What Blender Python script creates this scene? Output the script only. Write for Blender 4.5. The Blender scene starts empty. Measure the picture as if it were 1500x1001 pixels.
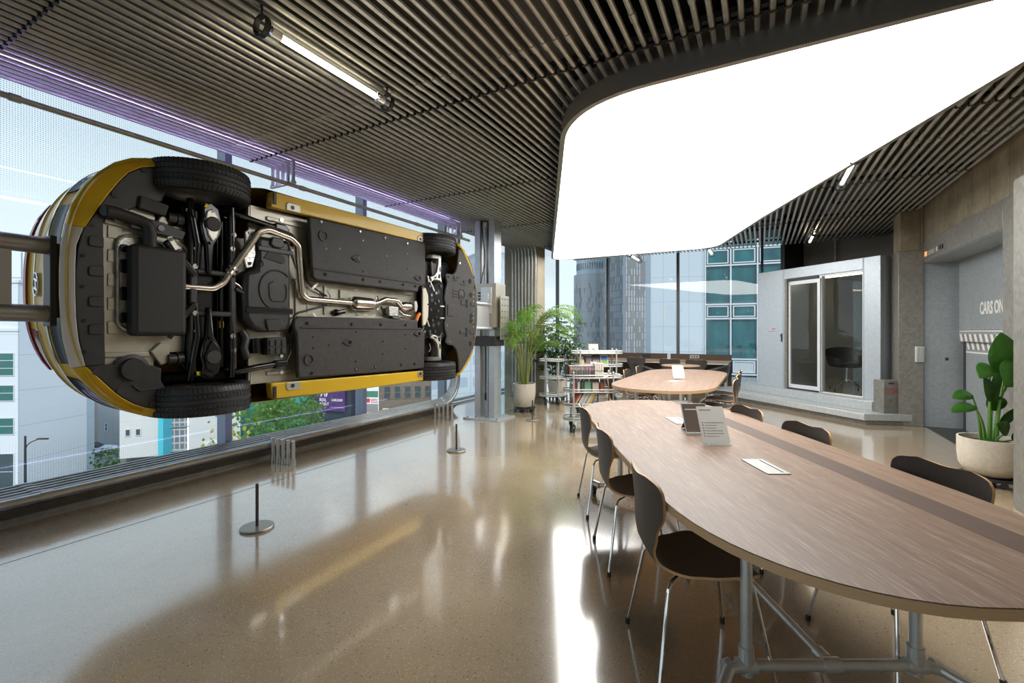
import bpy, bmesh, math, random
from mathutils import Vector, Matrix, Euler
R = random.Random(7)
SC = bpy.context.scene
COL = SC.collection
PI = math.pi
TH = math.radians(61.6)            # the building grid: local x runs along the window wall, local y towards it
E1 = Vector((math.cos(TH), math.sin(TH), 0)); E2 = Vector((-math.sin(TH), math.cos(TH), 0))
def U(u, v, z=0.0): return E1*u + E2*v + Vector((0, 0, z))

# ------------------------------------------------------------------ materials
MATS = {}
def nd(nt, t, **kw):
    n = nt.nodes.new(t)
    for k, v in kw.items():
        if hasattr(n, k): setattr(n, k, v)
        else: n.inputs[k.replace('_', ' ')].default_value = v
    return n
def mat(name, col, rough=.5, metal=0., spec=.5, coat=0., coat_r=.1, noise=None, bump=None, trans=0., ior=1.5, emis=None, es=0., sheen=0.):
    m = bpy.data.materials.new(name); m.use_nodes = True
    nt = m.node_tree; b = nt.nodes['Principled BSDF']
    b.inputs['Base Color'].default_value = (*col, 1); b.inputs['Roughness'].default_value = rough
    b.inputs['Metallic'].default_value = metal; b.inputs['Specular IOR Level'].default_value = spec
    b.inputs['Coat Weight'].default_value = coat; b.inputs['Coat Roughness'].default_value = coat_r
    b.inputs['Transmission Weight'].default_value = trans; b.inputs['IOR'].default_value = ior
    if emis: b.inputs['Emission Color'].default_value = (*emis, 1); b.inputs['Emission Strength'].default_value = es
    tc = nd(nt, 'ShaderNodeTexCoord')
    if noise:       # (scale, colour2, stretch xyz)
        sc, c2, st = noise
        mp = nd(nt, 'ShaderNodeMapping'); mp.inputs['Scale'].default_value = st
        nt.links.new(tc.outputs['Object'], mp.inputs['Vector'])
        n = nd(nt, 'ShaderNodeTexNoise', Scale=sc, Detail=6., Roughness=.62); nt.links.new(mp.outputs['Vector'], n.inputs['Vector'])
        r = nd(nt, 'ShaderNodeValToRGB'); r.color_ramp.elements[0].position = .32; r.color_ramp.elements[1].position = .7
        r.color_ramp.elements[0].color = (*col, 1); r.color_ramp.elements[1].color = (*c2, 1)
        nt.links.new(n.outputs['Fac'], r.inputs['Fac']); nt.links.new(r.outputs['Color'], b.inputs['Base Color'])
    if bump:
        bs, st = bump
        n2 = nd(nt, 'ShaderNodeTexNoise', Scale=bs, Detail=4.); nt.links.new(tc.outputs['Object'], n2.inputs['Vector'])
        bp = nd(nt, 'ShaderNodeBump', Strength=st, Distance=.01); nt.links.new(n2.outputs['Fac'], bp.inputs['Height'])
        nt.links.new(bp.outputs['Normal'], b.inputs['Normal'])
    MATS[name] = m
    return m
def math_n(nt, op, a, b=None, c=None):
    n = nd(nt, 'ShaderNodeMath', operation=op)
    for i, x in enumerate((a, b, c)):
        if x is None: continue
        if isinstance(x, (int, float)): n.inputs[i].default_value = x
        else: nt.links.new(x, n.inputs[i])
    return n.outputs[0]
def mixc(nt, fac, a, b):
    n = nd(nt, 'ShaderNodeMix', data_type='RGBA')
    if isinstance(fac, (int, float)): n.inputs[0].default_value = fac
    else: nt.links.new(fac, n.inputs[0])
    for s, x in ((6, a), (7, b)):
        if isinstance(x, tuple): n.inputs[s].default_value = (*x, 1)
        else: nt.links.new(x, n.inputs[s])
    return n.outputs[2]

def m_floor():
    m = mat('polished_concrete', (.36, .30, .235), .2, 0, .5, 1.0, .10); nt = m.node_tree; b = nt.nodes['Principled BSDF']
    b.inputs['Coat IOR'].default_value = 2.1
    tc = nd(nt, 'ShaderNodeTexCoord')
    n1 = nd(nt, 'ShaderNodeTexNoise', Scale=.55, Detail=5., Roughness=.6); nt.links.new(tc.outputs['Object'], n1.inputs['Vector'])
    r1 = nd(nt, 'ShaderNodeValToRGB'); e = r1.color_ramp.elements
    e[0].position = .3; e[0].color = (.29, .215, .13, 1); e[1].position = .72; e[1].color = (.46, .36, .24, 1)
    nt.links.new(n1.outputs['Fac'], r1.inputs['Fac'])
    v = nd(nt, 'ShaderNodeTexVoronoi', Scale=120.); nt.links.new(tc.outputs['Object'], v.inputs['Vector'])
    spk = math_n(nt, 'LESS_THAN', v.outputs['Distance'], .27)
    vs = nd(nt, 'ShaderNodeSeparateColor'); nt.links.new(v.outputs['Color'], vs.inputs[0])
    pick = math_n(nt, 'GREATER_THAN', vs.outputs[0], .55)
    c1 = mixc(nt, math_n(nt, 'MULTIPLY', math_n(nt, 'MULTIPLY', spk, pick), .7), r1.outputs['Color'], (.66, .60, .48))
    v2 = nd(nt, 'ShaderNodeTexVoronoi', Scale=60.); nt.links.new(tc.outputs['Object'], v2.inputs['Vector'])
    vs2 = nd(nt, 'ShaderNodeSeparateColor'); nt.links.new(v2.outputs['Color'], vs2.inputs[0])
    dk = math_n(nt, 'MULTIPLY', math_n(nt, 'LESS_THAN', v2.outputs['Distance'], .3), math_n(nt, 'GREATER_THAN', vs2.outputs[1], .8))
    c2 = mixc(nt, math_n(nt, 'MULTIPLY', dk, .45), c1, (.12, .10, .08))
    sp = nd(nt, 'ShaderNodeSeparateXYZ'); nt.links.new(tc.outputs['Object'], sp.inputs[0])
    j = None
    for y0 in (4.0, -1.93):      # sawn joints along the two long sides
        d = math_n(nt, 'LESS_THAN', math_n(nt, 'ABSOLUTE', math_n(nt, 'SUBTRACT', sp.outputs[1], y0)), .004)
        j = d if j is None else math_n(nt, 'MAXIMUM', j, d)
    c3 = mixc(nt, math_n(nt, 'MULTIPLY', j, .8), c2, (.06, .055, .05))
    nt.links.new(c3, b.inputs['Base Color'])
    n3 = nd(nt, 'ShaderNodeTexNoise', Scale=1.7, Detail=3.); nt.links.new(tc.outputs['Object'], n3.inputs['Vector'])
    mr = nd(nt, 'ShaderNodeMapRange'); mr.inputs[3].default_value = .05; mr.inputs[4].default_value = .15
    nt.links.new(n3.outputs['Fac'], mr.inputs[0]); nt.links.new(mr.outputs[0], b.inputs['Coat Roughness'])
    return m
def m_galv(name, ca, cb, rough=.38, scale=30., metal=.75):
    m = mat(name, ca, rough, metal); nt = m.node_tree; b = nt.nodes['Principled BSDF']
    tc = nd(nt, 'ShaderNodeTexCoord')
    v = nd(nt, 'ShaderNodeTexVoronoi', Scale=scale); nt.links.new(tc.outputs['Object'], v.inputs['Vector'])
    s = nd(nt, 'ShaderNodeSeparateColor'); nt.links.new(v.outputs['Color'], s.inputs[0])
    n = nd(nt, 'ShaderNodeTexNoise', Scale=2.2, Detail=5.); nt.links.new(tc.outputs['Object'], n.inputs['Vector'])
    f = math_n(nt, 'ADD', math_n(nt, 'MULTIPLY', s.outputs[0], .55), math_n(nt, 'MULTIPLY', n.outputs['Fac'], .45))
    nt.links.new(mixc(nt, f, ca, cb), b.inputs['Base Color'])
    rr = math_n(nt, 'ADD', math_n(nt, 'MULTIPLY', s.outputs[1], .08), rough-.04)
    nt.links.new(rr, b.inputs['Roughness'])
    return m
def m_board():
    m = mat('board_concrete', (.3, .26, .18), .8); nt = m.node_tree; b = nt.nodes['Principled BSDF']
    tc = nd(nt, 'ShaderNodeTexCoord'); sp = nd(nt, 'ShaderNodeSeparateXYZ'); nt.links.new(tc.outputs['Object'], sp.inputs[0])
    n = nd(nt, 'ShaderNodeTexNoise', Scale=2.6, Detail=10., Roughness=.75); mp = nd(nt, 'ShaderNodeMapping'); mp.inputs['Scale'].default_value = (1.3, 1.3, 1.0)
    nt.links.new(tc.outputs['Object'], mp.inputs[0]); nt.links.new(mp.outputs[0], n.inputs['Vector'])
    r = nd(nt, 'ShaderNodeValToRGB'); e = r.color_ramp.elements
    e[0].position = .3; e[0].color = (.15, .125, .085, 1); e[1].position = .70; e[1].color = (.36, .32, .235, 1)
    nt.links.new(n.outputs['Fac'], r.inputs['Fac'])
    br = math_n(nt, 'LESS_THAN', math_n(nt, 'FRACT', math_n(nt, 'MULTIPLY', math_n(nt, 'ADD', sp.outputs[0], sp.outputs[1]), 2.2)), .025)
    v = nd(nt, 'ShaderNodeTexVoronoi', Scale=9.); nt.links.new(tc.outputs['Object'], v.inputs['Vector'])
    hole = math_n(nt, 'LESS_THAN', v.outputs['Distance'], .09)
    c = mixc(nt, math_n(nt, 'MULTIPLY', math_n(nt, 'MAXIMUM', br, hole), .6), r.outputs['Color'], (.07, .06, .045))
    nt.links.new(c, b.inputs['Base Color'])
    return m
def m_oak(name, axis_x=True):
    m = mat(name, (.36, .25, .17), .44, 0, .3, .08, .34); nt = m.node_tree; b = nt.nodes['Principled BSDF']
    tc = nd(nt, 'ShaderNodeTexCoord'); mp = nd(nt, 'ShaderNodeMapping'); mp.inputs['Scale'].default_value = (.8, 9, 9)
    nt.links.new(tc.outputs['Object'], mp.inputs[0])
    n = nd(nt, 'ShaderNodeTexNoise', Scale=3.2, Detail=8., Roughness=.7, Distortion=.6); nt.links.new(mp.outputs[0], n.inputs['Vector'])
    mp2 = nd(nt, 'ShaderNodeMapping'); mp2.inputs['Scale'].default_value = (2.6, 48, 48); nt.links.new(tc.outputs['Object'], mp2.inputs[0])
    n2 = nd(nt, 'ShaderNodeTexNoise', Scale=2.5, Detail=5., Roughness=.75, Distortion=.3); nt.links.new(mp2.outputs[0], n2.inputs['Vector'])
    r = nd(nt, 'ShaderNodeValToRGB'); e = r.color_ramp.elements
    e[0].position = .34; e[0].color = (.165, .094, .058, 1); e[1].position = .66; e[1].color = (.265, .168, .112, 1)
    nt.links.new(n.outputs['Fac'], r.inputs['Fac'])
    r2 = nd(nt, 'ShaderNodeValToRGB'); r2.color_ramp.elements[0].position = .52; r2.color_ramp.elements[1].position = .72
    nt.links.new(n2.outputs['Fac'], r2.inputs['Fac'])
    sp = nd(nt, 'ShaderNodeSeparateXYZ'); nt.links.new(tc.outputs['Object'], sp.inputs[0])
    pl = math_n(nt, 'FRACT', math_n(nt, 'MULTIPLY', math_n(nt, 'FLOOR', math_n(nt, 'MULTIPLY', sp.outputs[1], 5.2)), .377))
    base = mixc(nt, math_n(nt, 'MULTIPLY', pl, .22), r.outputs['Color'], (.32, .22, .15))
    c = mixc(nt, math_n(nt, 'MULTIPLY', r2.outputs['Color'], .62), base, (.56, .45, .35))
    nt.links.new(c, b.inputs['Base Color'])
    return m
def m_glass(name, ior=1.5, tint=(.97, .985, .98), frit=False):
    m = bpy.data.materials.new(name); m.use_nodes = True; nt = m.node_tree; nt.nodes.clear()
    o = nd(nt, 'ShaderNodeOutputMaterial'); t = nd(nt, 'ShaderNodeBsdfTransparent', Color=(*tint, 1)); g = nd(nt, 'ShaderNodeBsdfGlossy', Roughness=.0)
    fr = nd(nt, 'ShaderNodeFresnel', IOR=ior); mx = nd(nt, 'ShaderNodeMixShader')
    geo = nd(nt, 'ShaderNodeNewGeometry')
    f = math_n(nt, 'MULTIPLY', fr.outputs[0], math_n(nt, 'SUBTRACT', 1.0, geo.outputs['Backfacing']))
    nt.links.new(f, mx.inputs[0]); nt.links.new(t.outputs[0], mx.inputs[1]); nt.links.new(g.outputs[0], mx.inputs[2])
    out = mx.outputs[0]
    if frit:        # small printed dots that thin out below the ceiling and return at the foot of the pane
        tc = nd(nt, 'ShaderNodeTexCoord'); sp = nd(nt, 'ShaderNodeSeparateXYZ'); nt.links.new(tc.outputs['Object'], sp.inputs[0])
        a = math_n(nt, 'SUBTRACT', math_n(nt, 'FRACT', math_n(nt, 'MULTIPLY', sp.outputs[0], 60.)), .5)
        bb = math_n(nt, 'SUBTRACT', math_n(nt, 'FRACT', math_n(nt, 'MULTIPLY', sp.outputs[2], 60.)), .5)
        d = math_n(nt, 'ADD', math_n(nt, 'MULTIPLY', a, a), math_n(nt, 'MULTIPLY', bb, bb))
        up = math_n(nt, 'MULTIPLY', math_n(nt, 'SUBTRACT', sp.outputs[2], 2.45), .10); lo = math_n(nt, 'MULTIPLY', math_n(nt, 'SUBTRACT', .55, sp.outputs[2]), .10)
        rad = math_n(nt, 'MINIMUM', math_n(nt, 'MAXIMUM', up, lo), .075)
        dot = math_n(nt, 'LESS_THAN', d, rad)
        df = nd(nt, 'ShaderNodeBsdfDiffuse', Color=(.42, .50, .56, 1)); mx2 = nd(nt, 'ShaderNodeMixShader')
        nt.links.new(math_n(nt, 'MULTIPLY', dot, .36), mx2.inputs[0]); nt.links.new(out, mx2.inputs[1]); nt.links.new(df.outputs[0], mx2.inputs[2]); out = mx2.outputs[0]
    nt.links.new(out, o.inputs[0]); MATS[name] = m
    return m
def m_emit(name, col, s):
    m = bpy.data.materials.new(name); m.use_nodes = True; nt = m.node_tree; nt.nodes.clear()
    o = nd(nt, 'ShaderNodeOutputMaterial'); e = nd(nt, 'ShaderNodeEmission', Color=(*col, 1), Strength=s); nt.links.new(e.outputs[0], o.inputs[0]); MATS[name] = m
    return m
def m_grid(name, wall, line, sx, sz, lw=.03, rough=.6, win=None, cell=None, spec=.4):
    """cladding: a panel grid with joints; win=(colour, fx0, fx1, fz0, fz1) puts a window into each cell"""
    m = mat(name, wall, rough, 0, spec); nt = m.node_tree; b = nt.nodes['Principled BSDF']
    tc = nd(nt, 'ShaderNodeTexCoord'); sp = nd(nt, 'ShaderNodeSeparateXYZ'); nt.links.new(tc.outputs['Object'], sp.inputs[0])
    ax = math_n(nt, 'ADD', sp.outputs[0], sp.outputs[1])
    fx = math_n(nt, 'FRACT', math_n(nt, 'DIVIDE', ax, sx)); fz = math_n(nt, 'FRACT', math_n(nt, 'DIVIDE', sp.outputs[2], sz))
    j = math_n(nt, 'MAXIMUM', math_n(nt, 'LESS_THAN', fx, lw/sx), math_n(nt, 'LESS_THAN', fz, lw/sz))
    col = wall
    if win:
        wc, x0, x1, z0, z1 = win
        a = math_n(nt, 'MULTIPLY', math_n(nt, 'GREATER_THAN', fx, x0), math_n(nt, 'LESS_THAN', fx, x1))
        c = math_n(nt, 'MULTIPLY', math_n(nt, 'GREATER_THAN', fz, z0), math_n(nt, 'LESS_THAN', fz, z1))
        w = math_n(nt, 'MULTIPLY', a, c)
        if cell:    # only some of the cells carry a window
            wn = nd(nt, 'ShaderNodeTexWhiteNoise', noise_dimensions='2D'); cb = nd(nt, 'ShaderNodeCombineXYZ')
            nt.links.new(math_n(nt, 'FLOOR', math_n(nt, 'DIVIDE', ax, sx)), cb.inputs[0]); nt.links.new(math_n(nt, 'FLOOR', math_n(nt, 'DIVIDE', sp.outputs[2], sz)), cb.inputs[1])
            nt.links.new(cb.outputs[0], wn.inputs['Vector']); w = math_n(nt, 'MULTIPLY', w, math_n(nt, 'GREATER_THAN', wn.outputs['Value'], cell))
        col = mixc(nt, w, wall, wc)
    nt.links.new(mixc(nt, j, col, line), b.inputs['Base Color'])
    return m
def m_leaf(name, ca, cb, rough=.4):
    m = mat(name, ca, rough, 0, .4, noise=(14., cb, (1, 1, 1))); nt = m.node_tree; b = nt.nodes['Principled BSDF']
    tr = nd(nt, 'ShaderNodeBsdfTranslucent', Color=(*[min(1, x*1.5) for x in cb], 1)); mx = nd(nt, 'ShaderNodeMixShader'); mx.inputs[0].default_value = .3
    o = nt.nodes['Material Output']; nt.links.new(b.outputs[0], mx.inputs[1]); nt.links.new(tr.outputs[0], mx.inputs[2]); nt.links.new(mx.outputs[0], o.inputs[0])
    return m

m_floor(); m_board(); m_oak('limed_oak')
m_galv('galvanised', (.46, .51, .56), (.58, .63, .68), .40, 45., .6)
m_galv('galvanised_dull', (.19, .185, .165), (.30, .29, .26), .5, 26., .5)
m_galv('lift_steel', (.34, .38, .40), (.46, .50, .52), .42, 40., .5)
m_galv('pipe_steel', (.42, .42, .39), (.60, .60, .56), .33, 18., .65)
m_galv('step_steel', (.42, .45, .46), (.60, .63, .64), .42, 40., .45)
m_glass('window_glass', 1.62, frit=True); m_glass('clear_glass', 1.75); m_glass('door_glass', 1.6, (.88, .89, .87)); m_glass('acrylic', 1.45, (.93, .97, .97)); m_glass('tube_glass', 1.35)
m_emit('panel_light', (1., .975, .94), 7.4); m_emit('tube_light', (1., .86, .62), 9.); m_emit('violet_led', (.50, .42, 1.), 8.); m_emit('violet_rail', (.50, .40, 1.), 60.); m_emit('white_led', (.86, .86, 1.), 3.)
m_emit('indicator_lamp', (1., .35, .12), 1.5)
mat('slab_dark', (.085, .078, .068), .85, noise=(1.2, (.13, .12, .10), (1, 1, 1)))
mat('duct', (.16, .15, .14), .5, .5)
mat('plaster_taupe', (.17, .16, .145), .8, noise=(3., (.20, .19, .17), (1, 1, 1)))
mat('plaster_pale', (.52, .50, .45), .8)
mat('interior_warm', (.50, .42, .28), .7)
mat('concrete_smooth', (.25, .215, .155), .8, noise=(2.5, (.36, .32, .24), (1, 1, .6)), bump=(30., .15))
mat('dark_metal', (.06, .06, .06), .45, .6)
mat('mullion_grey', (.34, .40, .48), .42, .35)
mat('mullion_dark', (.12, .12, .12), .45, .5)
mat('alu_white', (.70, .74, .78), .35, .3)
mat('chrome', (.82, .82, .82), .09, 1.)
mat('steel_pipe_leg', (.58, .58, .55), .34, .55, noise=(12., (.70, .70, .66), (1, 1, 1)))
mat('black_plastic', (.020, .020, .020), .42, noise=(9., (.032, .032, .032), (1, 1, 1)))
mat('gloss_black', (.006, .006, .006), .18)
mat('grey_plastic', (.025, .0235, .0215), .60, noise=(22., (.040, .0375, .0345), (1, 1, 1)), bump=(260., .2))
mat('muffler_coat', (.024, .024, .023), .55, .2, bump=(180., .15))
mat('rubber', (.026, .026, .026), .58, bump=(90., .15))
mat('yellow_paint', (.64, .41, .016), .40, .05, .35, .30, .08)
mat('silver_trim', (.62, .57, .48), .5, .15, bump=(220., .1))
mat('primer_metal', (.38, .36, .29), .36, .45, noise=(5., (.54, .52, .44), (1, 1, 1)))
mat('sealant', (.58, .52, .38), .55)
mat('stainless', (.62, .56, .48), .22, 1., noise=(6., (.70, .66, .60), (1, 1, 1)))
mat('alu_shield', (.66, .65, .62), .3, .9, noise=(30., (.5, .49, .46), (1, 1, 1)), bump=(60., .5))
mat('alu_cast', (.66, .63, .57), .42, .7, bump=(50., .2))
mat('cream_plate', (.70, .66, .54), .4)
mat('orange_sleeve', (.90, .24, .02), .45)
mat('yellow_tag', (.85, .62, .02), .5)
mat('red_lens', (.30, .012, .03), .12, 0, .6, 1., .02)
mat('dark_glass', (.012, .014, .018), .04, 0, .7)
mat('emblem_gold', (.60, .50, .25), .15, .9)
mat('blue_grey_steel', (.36, .40, .46), .34, .6)
mat('post_steel', (.50, .52, .54), .34, .6, noise=(8., (.58, .60, .62), (1, 1, 1)))
mat('arm_steel', (.33, .31, .28), .38, .75)
mat('bracket_silver', (.66, .67, .68), .32, .7)
mat('plate_brass', (.48, .45, .38), .34, .8)
mat('ply_edge', (.60, .33, .14), .45, noise=(40., (.72, .45, .22), (1, 1, 30)))
mat('ply_table', (.58, .36, .18), .5, noise=(10., (.72, .48, .27), (1, 1, 90)))
mat('inlay', (.085, .050, .033), .5, 0, .3, 0., .3, noise=(10., (.115, .072, .05), (1, 16, 16)))
mat('chair_black', (.035, .029, .026), .48, noise=(6., (.045, .038, .034), (1, 14, 1)))
mat('seat_black', (.014, .012, .012), .6)
mat('desk_panel', (.085, .052, .035), .6)
mat('desk_top', (.34, .22, .13), .45)
mat('white_metal', (.52, .53, .51), .35, .2)
mat('black_shell', (.012, .012, .013), .4)
mat('paper', (.84, .82, .76), .7); mat('ink', (.10, .10, .10), .8); mat('ink_grey', (.30, .30, .29), .8)
mat('smoke_acrylic', (.16, .125, .105), .12, 0, .5, .5)
mat('plate_aluminium', (.48, .49, .46), .35, .4)
mat('pot_stone', (.52, .48, .40), .8, noise=(30., (.62, .58, .50), (1, 1, 1)))
mat('soil', (.03, .022, .015), .95)
m_leaf('palm_leaf', (.045, .13, .010), (.12, .24, .025)); m_leaf('dark_leaf', (.018, .06, .010), (.05, .11, .02)); m_leaf('broad_leaf', (.022, .095, .012), (.05, .17, .02), .25)
mat('palm_stem', (.22, .26, .05), .5); mat('wood_stem', (.16, .11, .06), .8); mat('leaf_stalk', (.10, .24, .04), .4)
m_leaf('tree_green', (.05, .14, .02), (.16, .30, .06)); m_leaf('tree_yellow', (.34, .33, .03), (.52, .46, .07)); m_leaf('hedge_green', (.03, .08, .02), (.08, .16, .04))
mat('white_paint', (.90, .88, .83), .5)
mat('stripe_white', (.78, .78, .76), .5); mat('stripe_grey', (.22, .225, .225), .5)
mat('red_ink', (.55, .05, .03), .6)
mat('asphalt', (.20, .205, .21), .9); mat('pave', (.30, .30, .29), .9); mat('court_green', (.08, .24, .17), .8)

# ------------------------------------------------------------------ mesh helpers
def rr_path(pts, r, n=5, closed=False):
    """polyline with rounded corners"""
    P = [Vector(p) for p in pts]; out = []; N = len(P)
    for i in range(N):
        if not closed and i in (0, N-1): out.append(P[i]); continue
        a, b, c = P[i-1], P[i], P[(i+1) % N]
        d1 = (a-b); d2 = (c-b); l1, l2 = d1.length, d2.length
        if l1 < 1e-6 or l2 < 1e-6: out.append(b); continue
        d1 /= l1; d2 /= l2; ang = d1.angle(d2)
        if ang > 3.1: out.append(b); continue
        t = min(r/math.tan(ang/2), .48*l1, .48*l2)
        p, q = b+d1*t, b+d2*t
        for k in range(n+1):
            s = k/n; out.append(p*(1-s)**2 + b*2*s*(1-s) + q*s*s)
    return out
def spline(pts, n=6, closed=False):
    P = [Vector(p) for p in pts]; out = []; N = len(P)
    for i in range(N if closed else N-1):
        p0 = P[i-1] if (closed or i > 0) else P[0]*2-P[1]
        p1 = P[i]; p2 = P[(i+1) % N]; p3 = P[(i+2) % N] if (closed or i+2 < N) else P[-1]*2-P[-2]
        for k in range(n):
            t = k/n
            out.append(.5*((2*p1)+(p2-p0)*t+(2*p0-5*p1+4*p2-p3)*t*t+(3*p1-p0-3*p2+p3)*t**3))
    if not closed: out.append(P[-1])
    return out
def roundrect(x0, x1, y0, y1, r, n=5):
    out = []
    for cx, cy, a0 in ((x1-r, y1-r, 0), (x0+r, y1-r, PI/2), (x0+r, y0+r, PI), (x1-r, y0+r, 1.5*PI)):
        for k in range(n+1):
            a = a0+k/n*PI/2; out.append((cx+r*math.cos(a), cy+r*math.sin(a)))
    return out
def v3(p): return Vector((p[0], p[1], p[2] if len(p) > 2 else 0))

class MB:
    def __init__(s): s.v = []; s.f = []; s.m = []; s.mi = 0
    def add(s, vs, fs):
        o = len(s.v); s.v += [tuple(v) for v in vs]; s.f += [tuple(i+o for i in f) for f in fs]; s.m += [s.mi]*len(fs); return s
    def box(s, x0, x1, y0, y1, z0, z1):
        return s.add([(x0, y0, z0), (x1, y0, z0), (x1, y1, z0), (x0, y1, z0), (x0, y0, z1), (x1, y0, z1), (x1, y1, z1), (x0, y1, z1)],
                     [(3, 2, 1, 0), (4, 5, 6, 7), (0, 1, 5, 4), (1, 2, 6, 5), (2, 3, 7, 6), (3, 0, 4, 7)])
    def bar(s, p, q, w, h, up=(0, 0, 1)):
        """rectangular bar from p to q"""
        p, q = Vector(p), Vector(q); d = (q-p).normalized(); up = Vector(up)
        if abs(d.dot(up)) > .99: up = Vector((1, 0, 0))
        a = d.cross(up).normalized()*w/2; b = a.cross(d).normalized()*h/2
        vs = [p-a-b, p+a-b, p+a+b, p-a+b, q-a-b, q+a-b, q+a+b, q-a+b]
        return s.add(vs, [(3, 2, 1, 0), (4, 5, 6, 7), (0, 1, 5, 4), (1, 2, 6, 5), (2, 3, 7, 6), (3, 0, 4, 7)])
    def tube(s, path, r, n=10, closed=False, caps=True, radii=None):
        P = [Vector(p) for p in path]; N = len(P); vs = []; prev = None
        for i in range(N):
            a = P[i-1] if (closed or i > 0) else P[i]; b = P[(i+1) % N] if (closed or i < N-1) else P[i]
            d = (b-a).normalized()
            if prev is None:
                u = Vector((0, 0, 1)) if abs(d.z) < .9 else Vector((1, 0, 0)); u = (u-d*u.dot(d)).normalized()
            else:
                u = prev-d*prev.dot(d); u = u.normalized() if u.length > 1e-6 else prev
            prev = u; w = d.cross(u); rad = radii[i] if radii else r
            for k in range(n):
                t = 2*PI*k/n; vs.append(P[i]+(u*math.cos(t)+w*math.sin(t))*rad)
        fs = []
        for i in range(N if closed else N-1):
            j = (i+1) % N
            for k in range(n):
                l = (k+1) % n; fs.append((i*n+k, i*n+l, j*n+l, j*n+k))
        if caps and not closed: fs += [tuple(range(n-1, -1, -1)), tuple((N-1)*n+k for k in range(n))]
        return s.add(vs, fs)
    def cyl(s, p, q, r, n=16, r2=None): return s.tube([p, q], r, n, radii=[r, r if r2 is None else r2])
    def prism(s, poly, a0, a1, fn=lambda x, y, a: (x, y, a)):
        n = len(poly); vs = [fn(p[0], p[1], a0) for p in poly]+[fn(p[0], p[1], a1) for p in poly]
        return s.add(vs, [tuple(range(n-1, -1, -1)), tuple(range(n, 2*n))]+[(i, (i+1) % n, n+(i+1) % n, n+i) for i in range(n)])
    def ringprism(s, outer, inner, a0, a1, fn=lambda x, y, a: (x, y, a)):
        n = len(outer); vs = []
        for pl, a in ((outer, a0), (inner, a0), (outer, a1), (inner, a1)): vs += [fn(p[0], p[1], a) for p in pl]
        fs = []
        for i in range(n):
            j = (i+1) % n
            fs += [(i, j, n+j, n+i), (2*n+i, 3*n+i, 3*n+j, 2*n+j), (i, 2*n+i, 2*n+j, j), (n+i, n+j, 3*n+j, 3*n+i)]
        return s.add(vs, fs)
    def grid(s, fn, nu, nv, cu=False, cv=False):
        vs = [fn(i/(nu if cu else nu-1), j/(nv if cv else nv-1)) for i in range(nu) for j in range(nv)]; fs = []
        for i in range(nu if cu else nu-1):
            for j in range(nv if cv else nv-1):
                a, b = (i+1) % nu, (j+1) % nv; fs.append((i*nv+j, a*nv+j, a*nv+b, i*nv+b))
        return s.add(vs, fs)
    def lathe(s, prof, n=32, c=(0, 0, 0), ax=2, cap=False):
        c = Vector(c); vs = []; N = len(prof)
        for r, z in prof:
            for k in range(n):
                t = 2*PI*k/n; p = (r*math.cos(t), r*math.sin(t), z)
                p = {2: p, 1: (p[0], p[2], -p[1]), 0: (p[2], p[0], p[1])}[ax]; vs.append(c+Vector(p))
        fs = [(i*n+k, i*n+(k+1) % n, (i+1)*n+(k+1) % n, (i+1)*n+k) for i in range(N-1) for k in range(n)]
        if cap: fs += [tuple(range(n-1, -1, -1)), tuple((N-1)*n+k for k in range(n))]
        return s.add(vs, fs)
    def ball(s, c, r, n=12, sc=(1, 1, 1)):
        prof = [(max(1e-4, math.sin(PI*i/(n//2))), -math.cos(PI*i/(n//2))) for i in range(n//2+1)]
        o = len(s.v); s.lathe(prof, n); c = Vector(c)
        for i in range(o, len(s.v)): s.v[i] = tuple(c+Vector((s.v[i][0]*r*sc[0], s.v[i][1]*r*sc[1], s.v[i][2]*r*sc[2])))
        return s
    def xf(s, M, o=0):
        for i in range(o, len(s.v)): s.v[i] = tuple(M @ Vector(s.v[i]))
        return s
    def build(s, name, m, parent=None, ang=35, bevel=0, seg=2, loc=None, rz=None, recalc=True):
        me = bpy.data.meshes.new(name); me.from_pydata([tuple(v) for v in s.v], [], s.f)
        ms = m if isinstance(m, (list, tuple)) else [m]
        for x in ms: me.materials.append(MATS[x] if isinstance(x, str) else x)
        for i, p in enumerate(me.polygons): p.material_index = min(s.m[i], len(ms)-1)
        if recalc:
            bm = bmesh.new(); bm.from_mesh(me); bmesh.ops.recalc_face_normals(bm, faces=bm.faces); bm.to_mesh(me); bm.free()
        if ang:
            me.polygons.foreach_set('use_smooth', [True]*len(me.polygons)); me.set_sharp_from_angle(angle=math.radians(ang))
        me.update(); o = bpy.data.objects.new(name, me); COL.objects.link(o)
        if parent is not None: o.parent = parent
        if loc is not None: o.location = loc
        if rz is not None: o.rotation_euler = (0, 0, rz)
        if bevel:
            b = o.modifiers.new('bevel', 'BEVEL'); b.width = bevel; b.segments = seg; b.limit_method = 'ANGLE'; b.angle_limit = math.radians(40); b.harden_normals = False
        return o
def tag(o, label=None, cat=None, group=None, kind=None):
    if label: o['label'] = label
    if cat: o['category'] = cat
    if group: o['group'] = group
    if kind: o['kind'] = kind
    return o
def thing(name, label, cat, loc=(0, 0, 0), rz=0., group=None, kind=None):
    o = bpy.data.objects.new(name, None); o.empty_display_size = .1; COL.objects.link(o)
    o.location = loc; o.rotation_euler = (0, 0, rz); return tag(o, label, cat, group, kind)
def struct(name, mb, m, ang=35, rz=TH, loc=(0, 0, 0), bevel=0, label=None, cat=None):
    o = mb.build(name, m, None, ang, bevel, loc=loc, rz=rz); return tag(o, label or LAB.get(name), cat or name.split('_')[0], kind='structure')
LAB = {}
def kids(o): return [c for c in bpy.data.objects if c.parent == o]
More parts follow.
